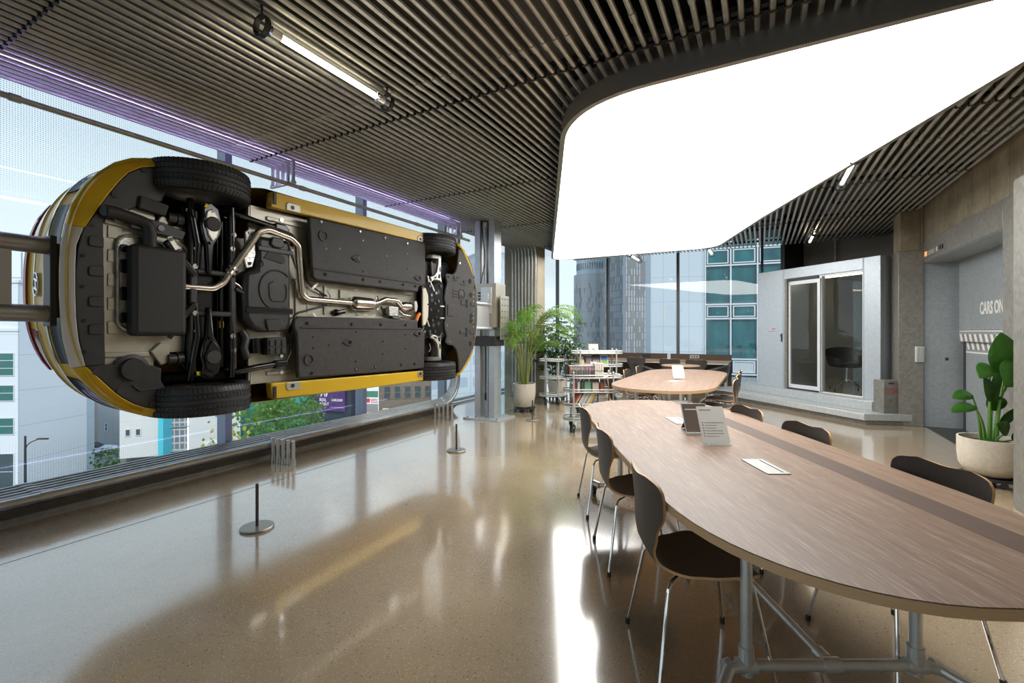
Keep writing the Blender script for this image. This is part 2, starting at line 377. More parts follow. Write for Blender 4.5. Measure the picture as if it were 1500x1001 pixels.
def dup(root, loc, rz=0., label=None, group=None):
    """a copy of a thing with copies of its parts and their sub-parts"""
    r = root.copy(); COL.objects.link(r); r.location = loc; r.rotation_euler = (0, 0, rz)
    if label: r['label'] = label
    if group: r['group'] = group
    for ch in kids(root):
        c = ch.copy(); COL.objects.link(c); c.parent = r
        for g in kids(ch):
            d = g.copy(); COL.objects.link(d); d.parent = c
    return r
def text_part(name, body, size, m, parent, M, extrude=.0006, align='LEFT', bold=0., sx=1.):
    """lettering: a text object standing on the plane given by matrix M (x along the line, y up)"""
    cu = bpy.data.curves.new(name, 'FONT'); cu.body = body; cu.size = size; cu.extrude = extrude; cu.align_x = align; cu.offset = bold; cu.resolution_u = 3
    cu.materials.append(MATS[m]); tmp = bpy.data.objects.new('text_source', cu); COL.objects.link(tmp)
    dg = bpy.context.evaluated_depsgraph_get(); dg.update()
    me = bpy.data.meshes.new_from_object(tmp.evaluated_get(dg)); bpy.data.objects.remove(tmp); bpy.data.curves.remove(cu)
    me.transform(M @ Matrix.Diagonal((sx, 1, 1, 1))); o = bpy.data.objects.new(name, me); COL.objects.link(o); o.parent = parent
    return o
def frame3(o, x, y):
    x = Vector(x).normalized(); y = Vector(y).normalized(); z = x.cross(y); M = Matrix((x, y, z)).transposed().to_4x4(); M.translation = Vector(o); return M

# ------------------------------------------------------------------ the room shell (built in grid coordinates u, v, z)
CEIL, SLAB, UFAR, UPIPE = 3.2, 3.95, 12.9, 11.0
mb = MB(); mb.box(-4.2, 14.1, -5.2, 5.6, -.30, 0); struct('floor', mb, 'polished_concrete', label='polished speckled concrete floor of the showroom')
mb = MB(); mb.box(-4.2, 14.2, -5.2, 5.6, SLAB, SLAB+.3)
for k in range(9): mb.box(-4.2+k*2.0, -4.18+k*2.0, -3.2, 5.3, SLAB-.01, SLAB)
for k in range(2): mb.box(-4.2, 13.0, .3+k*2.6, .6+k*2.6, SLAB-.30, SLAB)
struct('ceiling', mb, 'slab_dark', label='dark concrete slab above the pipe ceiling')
mb = MB(); mb.box(-4.2, -4.0, -2.5, 5.4, 0, .15); mb.box(-4.2, -4.0, -2.5, 5.4, 3.7, SLAB); struct('wall_back_added', mb, 'plaster_taupe', label='sill and head of the added, unseen rear window wall')  # unseen window wall, added so daylight fills the room from behind the camera
mb = MB(); mb.box(9.3, 14.1, -5.2, -5.0, -.3, SLAB); mb.box(13.9, 14.1, -5.0, -2.0, -.3, SLAB); mb.box(9.3, 9.4, -5.0, -2.62, -.3, SLAB); mb.box(12.9, 14.1, -2.1, -2.0, -.3, SLAB); struct('wall_side', mb, 'plaster_taupe', label='unseen wall behind the box room, added to keep sun out', cat='wall')  # unseen walls added to stop sun leaking in past the box room
# concrete wall over and beside the goods lift, with the lift opening left free
LU0, LU1, LTOP, WV = 6.34, 8.93, 2.43, -2.12
mb = MB(); mb.box(-4.2, LU0-.42, WV-.5, WV, 0, CEIL+.75); mb.box(LU0-.42, 9.3, WV-.5, WV, 2.72, CEIL+.75); mb.box(9.25, 9.3, WV-.5, WV, 0, 2.75)
struct('wall_right', mb, 'board_concrete', label='board-marked concrete wall over the goods lift')
mb = MB(); mb.box(LU0-.42, LU0, WV-.45, WV+.012, 0, 2.72); mb.box(LU0, LU1, WV-.45, WV+.012, LTOP, 2.72); mb.box(LU1, LU1+.05, WV-.45, WV+.012, 0, 2.72)
struct('trim_1', mb, 'galvanised_dull', label='dull galvanised surround of the goods lift', bevel=.004)
mb = MB(); mb.box(LU1-.006, LU1, WV-.45, WV, 0, LTOP); mb.box(LU0, LU0+.006, WV-.45, WV, 0, LTOP); mb.box(LU0, LU1, WV-.45, WV, LTOP-.006, LTOP)
struct('trim_2', mb, 'lift_steel', label='pale galvanised jamb lining inside the lift opening')
mb = MB(); mb.box(LU0, LU1-.006, WV-.45, WV-.02, 0, .006); struct('threshold_plate', mb, 'dark_metal', label='dark steel sill plate of the goods lift', cat='sill')
# steel clad slab pillar beside the lift at the near end
mb = MB(); mb.box(4.62, 5.17, -2.1, -1.78, 0, 2.62); struct('pillar', mb, 'galvanised_dull', label='mottled steel slab pillar in front of the concrete wall', cat='pillar', bevel=.006)
# column between the lift and the glazed box
mb = MB(); mb.box(8.88, 9.32, -2.115, -1.82, 0, 2.62); struct('trim_3', mb, 'galvanised_dull', label='steel cladding of the column left of the lift', bevel=.006)
mb = MB(); mb.box(8.90, 9.32, -2.115, -1.85, 2.62, SLAB); struct('column', mb, 'board_concrete', label='raw concrete column head above the steel cladding', cat='column')
# concrete column by the palms
mb = MB(); mb.box(8.90, 9.30, 4.20, 5.0, 0, SLAB); struct('concrete_column', mb, 'concrete_smooth', label='tan concrete column behind the potted palms', cat='column', bevel=.008)

# ---- windows: one bay of glass each, with its mullion
def window(n, axis, a0, a1, pos, m='window_glass', fm='mullion_grey', w=.075, d=.16, z0=.02, z1=SLAB, lab=''):
    mb = MB()
    if axis == 'u':
        mb.box(a0, a1, pos-.006, pos+.006, z0, z1)
    else:
        mb.box(pos-.006, pos+.006, a0, a1, z0, z1)
    g = struct('window_%d' % n, mb, m, ang=0, label=lab, cat='window')
    f = MB()
    if axis == 'u':
        f.box(a0-w/2, a0+w/2, pos-d*.75, pos+d*.25, z0, z1); f.box(a0+w/2, a1-w/2, pos-.05, pos+.03, z0, z0+.05); f.box(a0+w/2, a1-w/2, pos-.05, pos+.03, z1-.06, z1)
    else:
        f.box(pos-d*.75, pos+d*.25, a1-w/2, a1+w/2, z0, z1); f.box(pos-.05, pos+.03, a0+w/2, a1-w/2, z0, z0+.05); f.box(pos-.05, pos+.03, a0+w/2, a1-w/2, z1-.06, z1)
    f.build('window_frame', fm, g)
    return g
WLAB = ['pane of the long window before the car\'s tail', 'dotted pane of the long window behind the car\'s tail', 'dotted pane of the long window behind the rear wheels',
        'dotted pane of the long window behind the car floor', 'dotted pane of the long window behind the front wheels and lift post', 'pane of the long window behind the concrete column', 'last pane of the long window at the corner', 'spare']
u0 = -3.04; n = 1
while u0 < 12.5:
    window(n, 'u', u0, min(u0+2.03, UFAR), 5.40, lab=WLAB[max(0, min(n-2, 7))]); u0 += 2.03; n += 1
FL = ['pane of the far window at the steel box', 'pane of the far window facing the teal building', 'pane of the far window between the two dark mullions', 'pane of the far window facing the round tower', 'pane of the far window behind the palms']
for k, (a, b) in enumerate([(-2.0, -.02), (-.02, 1.94), (1.94, 3.84), (3.84, 5.40)]):
    window(n, 'v', a, b, UFAR, 'clear_glass', 'mullion_dark', .06, .14, lab=FL[k]); n += 1
window(n, 'v', -2.4, 1.5, -4.1, 'clear_glass', 'mullion_dark', .06, .14, .15, 3.7, lab='pane of the added rear window wall that lets daylight in'); n += 1  # added glazing behind the camera, a daylight fill
window(n, 'v', 1.5, 5.4, -4.1, 'clear_glass', 'mullion_dark', .06, .14, .15, 3.7, lab='second pane of the added rear window wall that lets daylight in')
# plinth under the window pipes: a concave steel skirting
prof = [(4.84, 0), (4.84, .03), (4.80, .075), (4.735, .115), (4.71, .13), (4.76, .135), (5.36, .135), (5.36, 0)]
mb = MB(); mb.prism(prof, -3.5, 6.75, lambda y, z, a: (a, y, z)); struct('baseboard_window', mb, 'galvanised_dull', label='curved steel skirting under the window pipes', cat='baseboard')
mb = MB(); mb.box(-3.5, 6.75, 4.80, 5.34, .1355, .138); struct('trim_7', mb, 'dark_metal', label='dark tray under the window pipes')

# ---- the bench of pipes along the window
def bend_pipe(u0, u1, v, z, r_b, top, n=7): return rr_path([(u0, v, z), (u1, v, z), (u1, v, top)], r_b, n)
t = thing('pipe_rail', 'row of steel pipes along the foot of the window, bending up beyond the car', 'pipes', U(0, 0, 0), TH)
for k in range(7):
    v = 4.73+k*.085; r = .034 if k == 0 else .019; z = .172 if k == 0 else .158
    mb = MB(); mb.tube(bend_pipe(-3.5, 6.75+k*.085, v, z, .50, 3.25), r, 10)
    for uu in (.55, 1.35, 3.4, 5.4): mb.cyl((uu, v, z), (uu+.07, v, z), r+.005, 10)
    mb.build('pipe', 'pipe_steel', t)
for uu in (.9, 2.9, 4.9, 6.3):
    mb = MB(); mb.box(uu-.02, uu+.02, 4.70, 5.30, .133, .139)
    for k in range(7): mb.box(uu-.012, uu+.012, 4.722+k*.085, 4.738+k*.085, .135, .15)
    mb.build('pipe_clip', 'galvanised_dull', t)
# stub pipes standing on the floor and dropping from the ceiling to the hanging rail
def stubs(uc, z0, z1, label, name, cat):
    t = thing(name, label, cat, U(uc, 4.33, z0), TH)
    for k in range(5):
        mb = MB(); h = z1-z0; mb.cyl((0, k*.085, 0), (0, k*.085, h), .019, 12); mb.cyl((0, k*.085, 0 if z0 < 1 else h-.05), (0, k*.085, .055 if z0 < 1 else h), .025, 12)
        mb.build('pipe', 'pipe_steel', t)
    return t
stubs(3.17, 0, .255, 'row of five short floor pipes before the window plinth, nearer the rear wheels', 'pipe_stand', 'pipes')
stubs(6.0, 0, .255, 'row of five short floor pipes before the window plinth, nearer the lift post', 'pipe_stand', 'pipes')
t = thing('hanging_rail', 'horizontal steel rail hung on pipe drops before the window', 'rail', U(0, 4.40, 2.97), TH)
mb = MB(); mb.cyl((-3.5, 0, 0), (6.6, 0, 0), .021, 12)
for uu in (-.9, 1.1, 3.3, 5.2): mb.cyl((uu, 0, 0), (uu+.06, 0, 0), .027, 12)
mb.build('rail', 'pipe_steel', t)
mb = MB(); mb.box(-3.4, 6.5, .026, .036, .004, .013); mb.build('light_line', 'violet_rail', t, ang=0)
for uc in (-.2, 3.17, 6.25):
    for k in range(5):
        mb = MB(); mb.tube(rr_path([(uc, k*.085-.07, .235), (uc, k*.085-.07, .0)], .02), .017, 10); mb.cyl((uc, k*.085-.07, .0), (uc, k*.085-.07, .03), .022, 10); mb.build('drop_pipe', 'pipe_steel', t)
    mb = MB(); mb.bar((uc, -.10, .005), (uc, .30, .005), .03, .02); mb.build('bracket', 'pipe_steel', t)

# ---- the ceiling of pipes
def wall_u(v):      # the taupe wall over the steel box limits the pipes at that side
    return 11.0 if v > -.9 else 11.0
t = thing('pipe_ceiling', 'ceiling screen of parallel grey steel pipes under the dark slab', 'pipe ceiling', U(0, 0, CEIL+.018), TH)
NP = 87
for k in range(NP):
    v = -2.02+k*.0785; mb = MB(); ue = UPIPE if v < 4.18 else 8.78
    if v > 4.18:      # these bend down in front of the concrete column
        j = (v-4.18)
        mb.tube(rr_path([(-3.9, v, 0), (ue, v, 0), (ue, v, -3.1)], .16, 6), .0175, 8) if k % 1 == 0 else 0
    else: mb.tube([(-3.9, v, 0), (ue, v, 0)], .0175, 8)
    cu = R.choice((-.35, 2.62))
    for uu in (cu, cu+6.0): 
        if uu < ue-.2: mb.cyl((uu, v, 0), (uu+.075, v, 0), .0225, 8)
    mb.build('pipe', 'pipe_steel', t)
for uu in (-2.9, -.93, 1.03, 2.97, 4.95, 6.9, 8.86, 10.7):
    mb = MB(); mb.box(uu-.02, uu+.02, -2.05, 4.85 if uu < 8 else 4.15, .03, .065)
    for k in range(NP):
        v = -2.02+k*.0785
        if uu > 8 and v > 4.18: continue
        mb.box(uu-.009, uu+.009, v-.020, v+.020, -.0205, -.0165); mb.box(uu-.009, uu+.009, v-.022, v-.0175, -.019, .03); mb.box(uu-.009, uu+.009, v+.0175, v+.022, -.019, .03)
    mb.build('hanger_rail', 'dark_metal', t)
    mb = MB()
    for vv in (-1.6, .5, 2.6, 4.6):
        if uu > 8 and vv > 4.2: continue
        mb.cyl((uu, vv, .06), (uu, vv, SLAB-CEIL-.02), .006, 6)
    mb.build('hanger_rod', 'dark_metal', t)
# ducts in the void
def duct(x0, x1, y0, y1, z0, z1, label):
    t = thing('air_duct', label, 'duct', U((x0+x1)/2, (y0+y1)/2, z0), TH, None)
    mb = MB(); lx, ly, h = (x1-x0)/2, (y1-y0)/2, z1-z0; mb.box(-lx, lx, -ly, ly, 0, h); mb.build('duct_body', 'duct', t, bevel=.01)
    mb = MB()
    for k in range(max(2, int(lx*2/1.3))):
        x = -lx+.2+k*1.3; mb.ringprism([(-ly-.02, -.02), (ly+.02, -.02), (ly+.02, h+.02), (-ly-.02, h+.02)], [(-ly, 0), (ly, 0), (ly, h), (-ly, h)], x, x+.04, lambda a, b, c: (c, a, b))
    mb.build('flange', 'dark_metal', t)
duct(7.2, 10.2, -1.5, -1.0, 3.42, 3.75, 'grey air duct above the pipes over the glazed steel box')
duct(.5, 4.4, 1.0, 1.45, 3.5, 3.8, 'grey air duct above the pipes beside the big light')
duct(3.6, 8.3, 2.7, 3.0, 3.5, 3.75, 'slim air duct above the pipes near the car')

# ---- the big luminous ceiling
def round_poly(pts, rad, n=10):
    P = []; N = len(pts)
    for i in range(N):
        a, b, c = [Vector((*q, 0)) for q in (pts[i-1], pts[i], pts[(i+1) % N])]
        P += [(q.x, q.y) for q in rr_path([a, b, c], rad[i], n)[1:-1]]
    return P
LP = [(.40, 3.36), (3.02, 1.94), (3.60, 6.6), (3.98, 8.98), (.93, 10.62)]
RAD = [.95, .5, 3., .55, .30]
LZ = 3.05
t = thing('light_panel', 'huge white luminous ceiling panel with rounded corners and grey rim', 'ceiling light', (2.2, 6.0, LZ))
def off(poly, d):
    n = len(poly); out = []
    for i in range(n):
        a, b = Vector(poly[i-1]), Vector(poly[(i+1) % n]); q = (b-a).normalized(); out.append((poly[i][0]+q.y*d, poly[i][1]-q.x*d))
    return out
pl = [(x-2.2, y-6.0) for x, y in round_poly(LP, RAD)]
mb = MB(); mb.prism(pl, .012, .03); mb.build('diffuser', 'panel_light', t, ang=0)
mb = MB(); mb.ringprism(off(pl, .03), off(pl, -.012), 0, .034); mb.build('frame', 'arm_steel', t, ang=50)
mb = MB(); mb.ringprism(off(pl, .012), pl, .034, .27); mb.prism(pl, .25, .27); mb.build('rim', 'slab_dark' if 0 else 'arm_steel', t, ang=50)

# ---- glass tube lamps
def make_tube(label, loc, L=.92):
    t = thing('tube_lamp', label, 'lamp', loc, TH, 'glass tube lamps under the pipes')
    mb = MB(); mb.lathe([(.052, -L/2), (.052, L/2)], 20, ax=0); mb.build('glass_sleeve', 'tube_glass', t)
    mb = MB(); mb.lathe([(.019, -L/2+.09), (.019, L/2-.09)], 12, ax=0, cap=True); mb.build('lamp', 'tube_light', t)
    for sgn in (-1, 1):
        mb = MB(); mb.lathe([(.050, sgn*(L/2-.03)), (.060, sgn*(L/2-.03)), (.060, sgn*(L/2)), (.050, sgn*L/2), (.050, sgn*(L/2-.03))], 20, ax=0)
        mb.tube([(sgn*(L/2-.015), 0, .058), (sgn*(L/2-.015), 0, .118)], .006, 8); mb.build('end_ring', 'dark_metal', t)
        mb = MB(); mb.lathe([(.012, sgn*(L/2-.13)), (.034, sgn*(L/2-.12)), (.034, sgn*(L/2-.06)), (.012, sgn*(L/2-.05))], 14, ax=0); mb.build('lamp_holder', 'chrome', t)
    mb = MB(); mb.cyl((-L/2+.02, .02, .085), (L/2-.02, .02, .085), .012, 8); mb.build('conduit', 'pipe_steel', t)
    return t
TZ = 3.095
t1 = make_tube('lit glass tube lamp hung under the pipes above the car', U(2.07, 2.43, TZ), 1.0)
dup(t1, U(6.03, -.81, TZ), TH, 'lit glass tube lamp beside the far edge of the big light, nearer the lift')
dup(t1, U(9.85, -.80, TZ), TH, 'lit glass tube lamp above the glazed steel box')
dup(t1, U(10.4, .94, TZ), TH, 'lit glass tube lamp at the pipe ends, towards the teal building')
dup(t1, U(10.55, 2.53, TZ), TH, 'lit glass tube lamp at the pipe ends, above the dark mullion')
# violet light line at the window edge of the ceiling
t = thing('led_strip', 'violet-white light strip behind the thick front pipe at the foot of the window', 'light strip', U(0, 4.789, .176), TH)
mb = MB(); mb.box(-3.4, 6.3, -.007, .007, .0, .010); mb.build('diffuser', 'violet_led', t, ang=0)
mb = MB(); mb.box(-3.4, 6.3, -.008, .008, -.012, -.001); mb.build('channel', 'alu_white', t)

# ---- goods lift doors, indicator, call plate
def door_fn(v): return lambda x, z, a: (x, v+a, z)
t = thing('lift_door', 'steel goods lift door with white lettering and hazard stripes', 'door', U(0, 0, 0), TH, kind=None)
mb = MB(); mb.box(LU0, 8.80, WV-.40, WV-.36, 1.27, LTOP); mb.build('upper_door', 'lift_steel', t, bevel=.003)
mb = MB(); mb.box(LU0, 8.76, WV-.46, WV-.42, .008, 1.265); mb.build('lower_door', 'lift_steel', t, bevel=.003)
mb = MB(); mb.box(8.76, LU1, WV-.48, WV-.44, .008, LTOP); mb.build('door_back', 'dark_metal', t)
mb = MB(); mb.box(LU0, 8.80, WV-.3605, WV-.355, 1.425, 1.433); mb.build('seam', 'dark_metal', t)
def stripes(z0, z1, v, name, ua, mtop):
    mb = MB(); mb.mi = 0
    mb.box(LU0, ua-.005, v-.001, v, z0-.0, z1)
    mb.mi = 1; k = 0
    sl = (z1-z0)*.55; x = ua-.01
    while x > LU0+.3:
        mb.prism([(x, z1), (x-.075, z1), (x-.075-sl, z0), (x-sl, z0)], v, v+.001, lambda a, b, c: (a, c, b)); x -= .165
    mb.mi = 1
    zz = z1 if mtop else z0
    mb.box(LU0, ua-.005, v, v+.0012, zz-.005 if not mtop else zz+.035, zz+.02 if not mtop else zz+.06) if mtop else mb.box(LU0, ua-.005, v, v+.0012, zz-.05, zz-.03)
    return mb.build(name, ['stripe_grey', 'stripe_white'], t, ang=0)
stripes(1.275, 1.375, WV-.358, 'hazard_stripes', 8.79, True)
stripes(1.165, 1.262, WV-.418, 'hazard_stripes', 8.75, False)
def lift_text():
    # the line reads along -u seen from the room
    z0 = 1.635; uu = (8.091,1.726)[0]
    M = frame3((uu, WV-.3585, z0), (-1, 0, 0), (0, 0, 1)); return text_part('lettering', 'CARS ON', .215, 'stripe_white', t, M, .0008, 'LEFT', .006, .72)
lift_text()
t = thing('floor_indicator', 'small floor indicator panel with numbers over the goods lift', 'indicator', U(8.38, WV+.012, 2.535), TH)
mb = MB(); mb.box(-.42, .42, 0, .006, -.055, .055)
for x in (-.40, 0, .40):
    for z in (-.045, .045): mb.cyl((x, .006, z), (x, .010, z), .009, 8)
mb.build('plate', 'galvanised_dull', t, bevel=.001)
text_part('numbers', '1 2 3 4 5 6', .085, 'stripe_white', t, frame3((.30, .0075, -.03), (-1, 0, 0), (0, 0, 1)), .0005, 'LEFT', .002, .8)
mb = MB(); mb.box(.315, .40, .006, .010, -.03, .035); mb.build('indicator_light', 'indicator_lamp', t)
mb = MB()
for k in range(3): mb.box(-.10-.024*k, -.087-.024*k, .006, .009, -.03, .03)
mb.build('slot', 'stripe_white', t)
mb = MB(); mb.cyl((-.24, .006, 0), (-.24, .012, 0), .03, 16); mb.cyl((-.34, .006, 0), (-.34, .016, 0), .035, 16); mb.build('knob', 'dark_metal', t)
t = thing('call_plate', 'small square call plate on the pale lift jamb', 'switch', U(LU1-.006, WV-.26, 1.0), TH)
mb = MB(); mb.box(-.006, 0, -.07, .07, -.07, .07); mb.build('plate', 'lift_steel', t, bevel=.001)
mb = MB(); mb.box(-.010, -.006, -.018, .018, -.012, .03); mb.build('button', 'dark_metal', t)
t = thing('wall_phone', 'pale box on the steel column edge left of the lift', 'intercom', U(8.88, -2.06, 1.06), TH)
mb = MB(); mb.box(-.045, 0, -.05, .05, -.10, .13); mb.build('body', 'alu_white', t, bevel=.006)
mb = MB(); mb.box(-.056, -.045, -.035, -.005, -.09, .12); mb.box(-.056, -.045, .008, .036, -.09, .12); mb.build('handset', 'plate_aluminium', t, bevel=.003)

# ------------------------------------------------------------------ the galvanised box with the sliding glass door
P0 = Vector((5.83, 7.29, 0)); D3 = Vector((-.311, .950, 0)).normalized(); N3 = Vector((D3.y, -D3.x, 0))     # N3 points into the box
A3 = math.atan2(D3.y, D3.x)          # local x along the front, local y = away from N3 (to the room)
def B3(x, y, z=0): return P0+D3*x-N3*y+Vector((0, 0, z))
LB, Z0, Z1 = 2.378, .315, 2.62
OA, OB, OT = .27, 1.744, 2.43
def sbox(name, mb, m, **k): return struct(name, mb, m, rz=A3, loc=P0, **k)
mb = MB(); mb.box(0, OA, -.10, 0, Z0, Z1); mb.box(OA, OB, -.10, 0, OT, Z1); mb.box(OB, LB, -.10, 0, Z0, Z1)
mb.box(0, .04, -1.0, -.10, Z0, Z1); mb.box(LB-.10, LB, -2.6, -.10, Z0, Z1)
sbox('wall_front', mb, 'galvanised', label='blue-grey galvanised front of the glazed box room', bevel=.004)
mb = MB()
for x in (OA-.012, OB+.025): mb.box(x-.004, x+.004, 0, .004, Z0, Z1)
sbox('trim_4', mb, 'lift_steel', label='upright sheet joints of the galvanised front')
mb = MB(); mb.box(0, LB+.02, -3.4, -.10, Z1-.06, Z1); sbox('ceiling_front', mb, 'plaster_pale', label='flat roof of the box room', cat='ceiling')
mb = MB(); mb.box(0, LB+.02, -3.4, -.0, Z0-.3, Z0); sbox('floor_raised', mb, 'polished_concrete', label='floor of the box room', cat='floor')
mb = MB(); mb.box(-.1, LB+.1, -3.5, -3.4, Z0, Z1); mb.box(-.1, 0, -3.4, -1.0, Z0, Z1); sbox('wall_inner', mb, 'plaster_pale', label='pale rear wall inside the box room', cat='wall')
mb = MB(); mb.box(.25, 1.1, -3.40, -3.34, Z0, 2.2); sbox('trim_5', mb, 'interior_warm', label='warm timber panel on the rear wall of the box room')
mb = MB(); mb.box(-.6, LB+.25, -1.55, -1.45, Z1, SLAB); sbox('wall_upper', mb, 'plaster_taupe', label='taupe wall above the box room', cat='wall')
mb = MB(); mb.box(LB+.15, LB+.25, -1.45, -.9, Z1, SLAB); sbox('trim_6', mb, 'dark_metal', label='dark post at the end of the taupe wall')
for nm, xx, r, lab in (('conduit', 1.78, .014, 'thin tan conduit on the taupe wall above the box'), ('downpipe', .42, .04, 'blue-grey downpipe on the taupe wall above the box')):
    mb = MB(); mb.cyl((0, 0, 0), (0, 0, SLAB-Z1), r, 12); mb.cyl((0, 0, .3), (0, 0, .34), r+.006, 12); o = mb.build(nm, 'sealant' if r < .02 else 'blue_grey_steel', None, loc=B3(xx, -1.40 if r < .02 else -1.38, Z1), rz=A3); tag(o, lab, 'pipe')
# the sliding door: fixed leaf with the pillar side, sliding leaf in front
t = thing('door_2', 'sliding glass door in white metal frames, front of the box room', 'door', B3(OA, 0, Z0), A3, kind='structure')
W_ = OB-OA; S = W_*.49
mb = MB(); mb.box(0, .03, -.09, -.03, 0, OT-Z0); mb.box(S, S+.06, -.10, -.02, 0, OT-Z0); mb.box(.03, S, -.09, -.03, 0, .025); mb.box(.03, S, -.09, -.03, OT-Z0-.03, OT-Z0); mb.build('fixed_frame', 'alu_white', t, bevel=.003)
mb = MB(); mb.box(.03, S, -.064, -.056, .025, OT-Z0-.03); mb.build('fixed_pane', 'door_glass', t, ang=0)
sl = MB(); x0, x1 = S+.01, W_-.10; sl.box(x0, x0+.055, -.045, .012, .03, OT-Z0-.06); sl.box(x1-.03, x1, -.045, .0, .03, OT-Z0-.06); sl.box(x0, x1, -.045, .0, .03, .10); sl.box(x0, x1, -.045, .0, OT-Z0-.13, OT-Z0-.06); sd = sl.build('sliding_frame', 'alu_white', t, bevel=.003)
mb = MB(); mb.box(x0+.055, x1-.03, -.024, -.016, .10, OT-Z0-.13); mb.build('sliding_pane', 'door_glass', sd, ang=0)
mb = MB(); mb.box(W_-.10, W_-.012, -.05, -.02, .0, OT-Z0); mb.box(W_-.06, W_, -.10, .004, 0, OT-Z0); mb.build('door_jamb', 'galvanised_dull', t, bevel=.003)
mb = MB(); mb.box(S+.06, W_-.06, -.10, .004, 0, .028); mb.box(S+.06, W_-.06, -.10, .004, OT-Z0-.055, OT-Z0); mb.build('door_track', 'dark_metal', t)
mb = MB(); mb.box(W_+.045, W_+.065, .0, .016, .90, 1.06); mb.box(W_+.045, W_+.07, .016, .026, 1.0, 1.04); mb.build('lock_case', 'dark_metal', t, bevel=.002)
mb = MB(); mb.box(W_+.22, W_+.36, 0, .0012, 1.10, 1.108); mb.box(W_+.20, W_+.28, 0, .0012, 1.145, 1.16); mb.build('red_mark', 'red_ink', t)
# steps
def slab_poly(name, pts, z0, z1, m, label): 
    mb = MB(); mb.prism(pts, z0, z1); return struct(name, mb, m, rz=0, label=label, cat='step', bevel=.006)
S1 = [(5.31, 6.95), (6.05, 6.86), (6.35, 7.3), (5.6, 9.6), (5.2, 10.6), (4.33, 10.35)]
def inset(pts, d): 
    c = Vector((sum(p[0] for p in pts)/len(pts), sum(p[1] for p in pts)/len(pts))); return [(p[0]+(c.x-p[0])*d, p[1]+(c.y-p[1])*d) for p in pts]
slab_poly('step_lower', S1, .068, .167, 'step_steel', 'lower galvanised step before the box room')
slab_poly('step_plinth', [(p[0]+.05, p[1]+.03) for p in S1], 0, .068, 'galvanised_dull', 'recessed plinth under the lower step')
S2 = [(5.62, 7.2), (6.0, 7.18), (5.9, 7.5), (5.55, 10.35), (4.90, 10.05)]
slab_poly('step_upper', S2, .167, .313, 'step_steel', 'upper galvanised step at the foot of the glass door')
t = thing('extinguisher_box', 'galvanised steel box with red letters on the lower step', 'box', (5.765, 6.98, .167), math.radians(-3))
mb = MB(); mb.prism([(-.125, 0), (.125, 0), (.125, .50), (-.125, .50)], -.0, .22, lambda x, z, a: (x, a, z)); mb.build('body', 'galvanised_dull', t, bevel=.004)
text_part('lettering', '소화기', .072, 'red_ink', t, frame3((0, -.002, .33), (1, 0, 0), (0, 0, 1)), .0006, 'CENTER')
mb = MB(); mb.box(-.10, .10, -.0015, 0, .305, .312); mb.build('underline', 'red_ink', t)
mb = MB(); mb.box(-.06, .02, -.004, 0, .445, .468); mb.build('handle_slot', 'dark_metal', t, bevel=.002)

# ------------------------------------------------------------------ furniture: the moulded plywood chair
def shell_grid(profile, width, nt, nw, dish, back):
    """mid surface of the shell: profile points (x forward, z), width per parameter"""
    pr = spline([(x, 0, z) for x, z in profile], 8); L = [0]
    for a, b in zip(pr, pr[1:]): L.append(L[-1]+(b-a).length)
    def at(t):
        s = t*L[-1]
        for i in range(len(pr)-1):
            if L[i+1] >= s or i == len(pr)-2:
                f = (s-L[i])/max(1e-9, L[i+1]-L[i]); return pr[i].lerp(pr[i+1], min(1, f))
    def wd(t):
        for (a, wa), (b, wb) in zip(width, width[1:]):
            if t <= b: f = (t-a)/(b-a); f = f*f*(3-2*f); return wa+(wb-wa)*f
        return width[-1][1]
    P = []
    for i in range(nt):
        t = i/(nt-1); t = .35*t+.65*(.5-.5*math.cos(PI*t)); c = at(t); w = wd(t); row = []
        for j in range(nw):
            q = 2*j/(nw-1)-1; y = w*q; k = (y/.2)**2
            if t < .45: row.append(Vector((c.x, y, c.z+dish*k*min(1, (t+.25)/.5))))
            else:
                g = min(1, (t-.45)/.3); row.append(Vector((c.x+back*k*g, y, c.z+dish*k*(1-g)-.010*g*(t > .8)*(max(0, (t-.8)/.2))*(.5+.5*math.cos(PI*min(1, abs(q)))))))
        P.append(row)
    return P
def shell_mesh(P, th):
    nt, nw = len(P), len(P[0]); Nn = []
    for i in range(nt):
        row = []
        for j in range(nw):
            a = P[min(i+1, nt-1)][j]-P[max(i-1, 0)][j]; b = P[i][min(j+1, nw-1)]-P[i][max(j-1, 0)]; row.append(a.cross(b).normalized())
        Nn.append(row)
    mb = MB(); top = [P[i][j]-Nn[i][j]*th/2 for i in range(nt) for j in range(nw)]; bot = [P[i][j]+Nn[i][j]*th/2 for i in range(nt) for j in range(nw)]
    n = nt*nw; F = []
    for i in range(nt-1):
        for j in range(nw-1):
            a = i*nw+j; F.append((a, a+1, a+nw+1, a+nw))
    mb.add(top+bot, F+[tuple(n+k for k in reversed(f)) for f in F])
    bd = [j for j in range(nw)]+[i*nw+nw-1 for i in range(1, nt)]+[(nt-1)*nw+j for j in range(nw-2, -1, -1)]+[i*nw for i in range(nt-2, 0, -1)]
    mb.mi = 1; vs = mb.v; fs = [(bd[k], bd[(k+1) % len(bd)], n+bd[(k+1) % len(bd)], n+bd[k]) for k in range(len(bd))]
    mb.f += fs; mb.m += [1]*len(fs); return mb
CPROF = [(.205, .425), (.17, .443), (.06, .440), (-.06, .432), (-.15, .435), (-.205, .475), (-.222, .56), (-.230, .66), (-.245, .812)]
CWID = [(0, .135), (.035, .185), (.10, .208), (.24, .212), (.36, .19), (.50, .128), (.58, .118), (.70, .155), (.85, .215), (.92, .222), (.955, .217), (.977, .202), (.991, .174), (1., .120)]
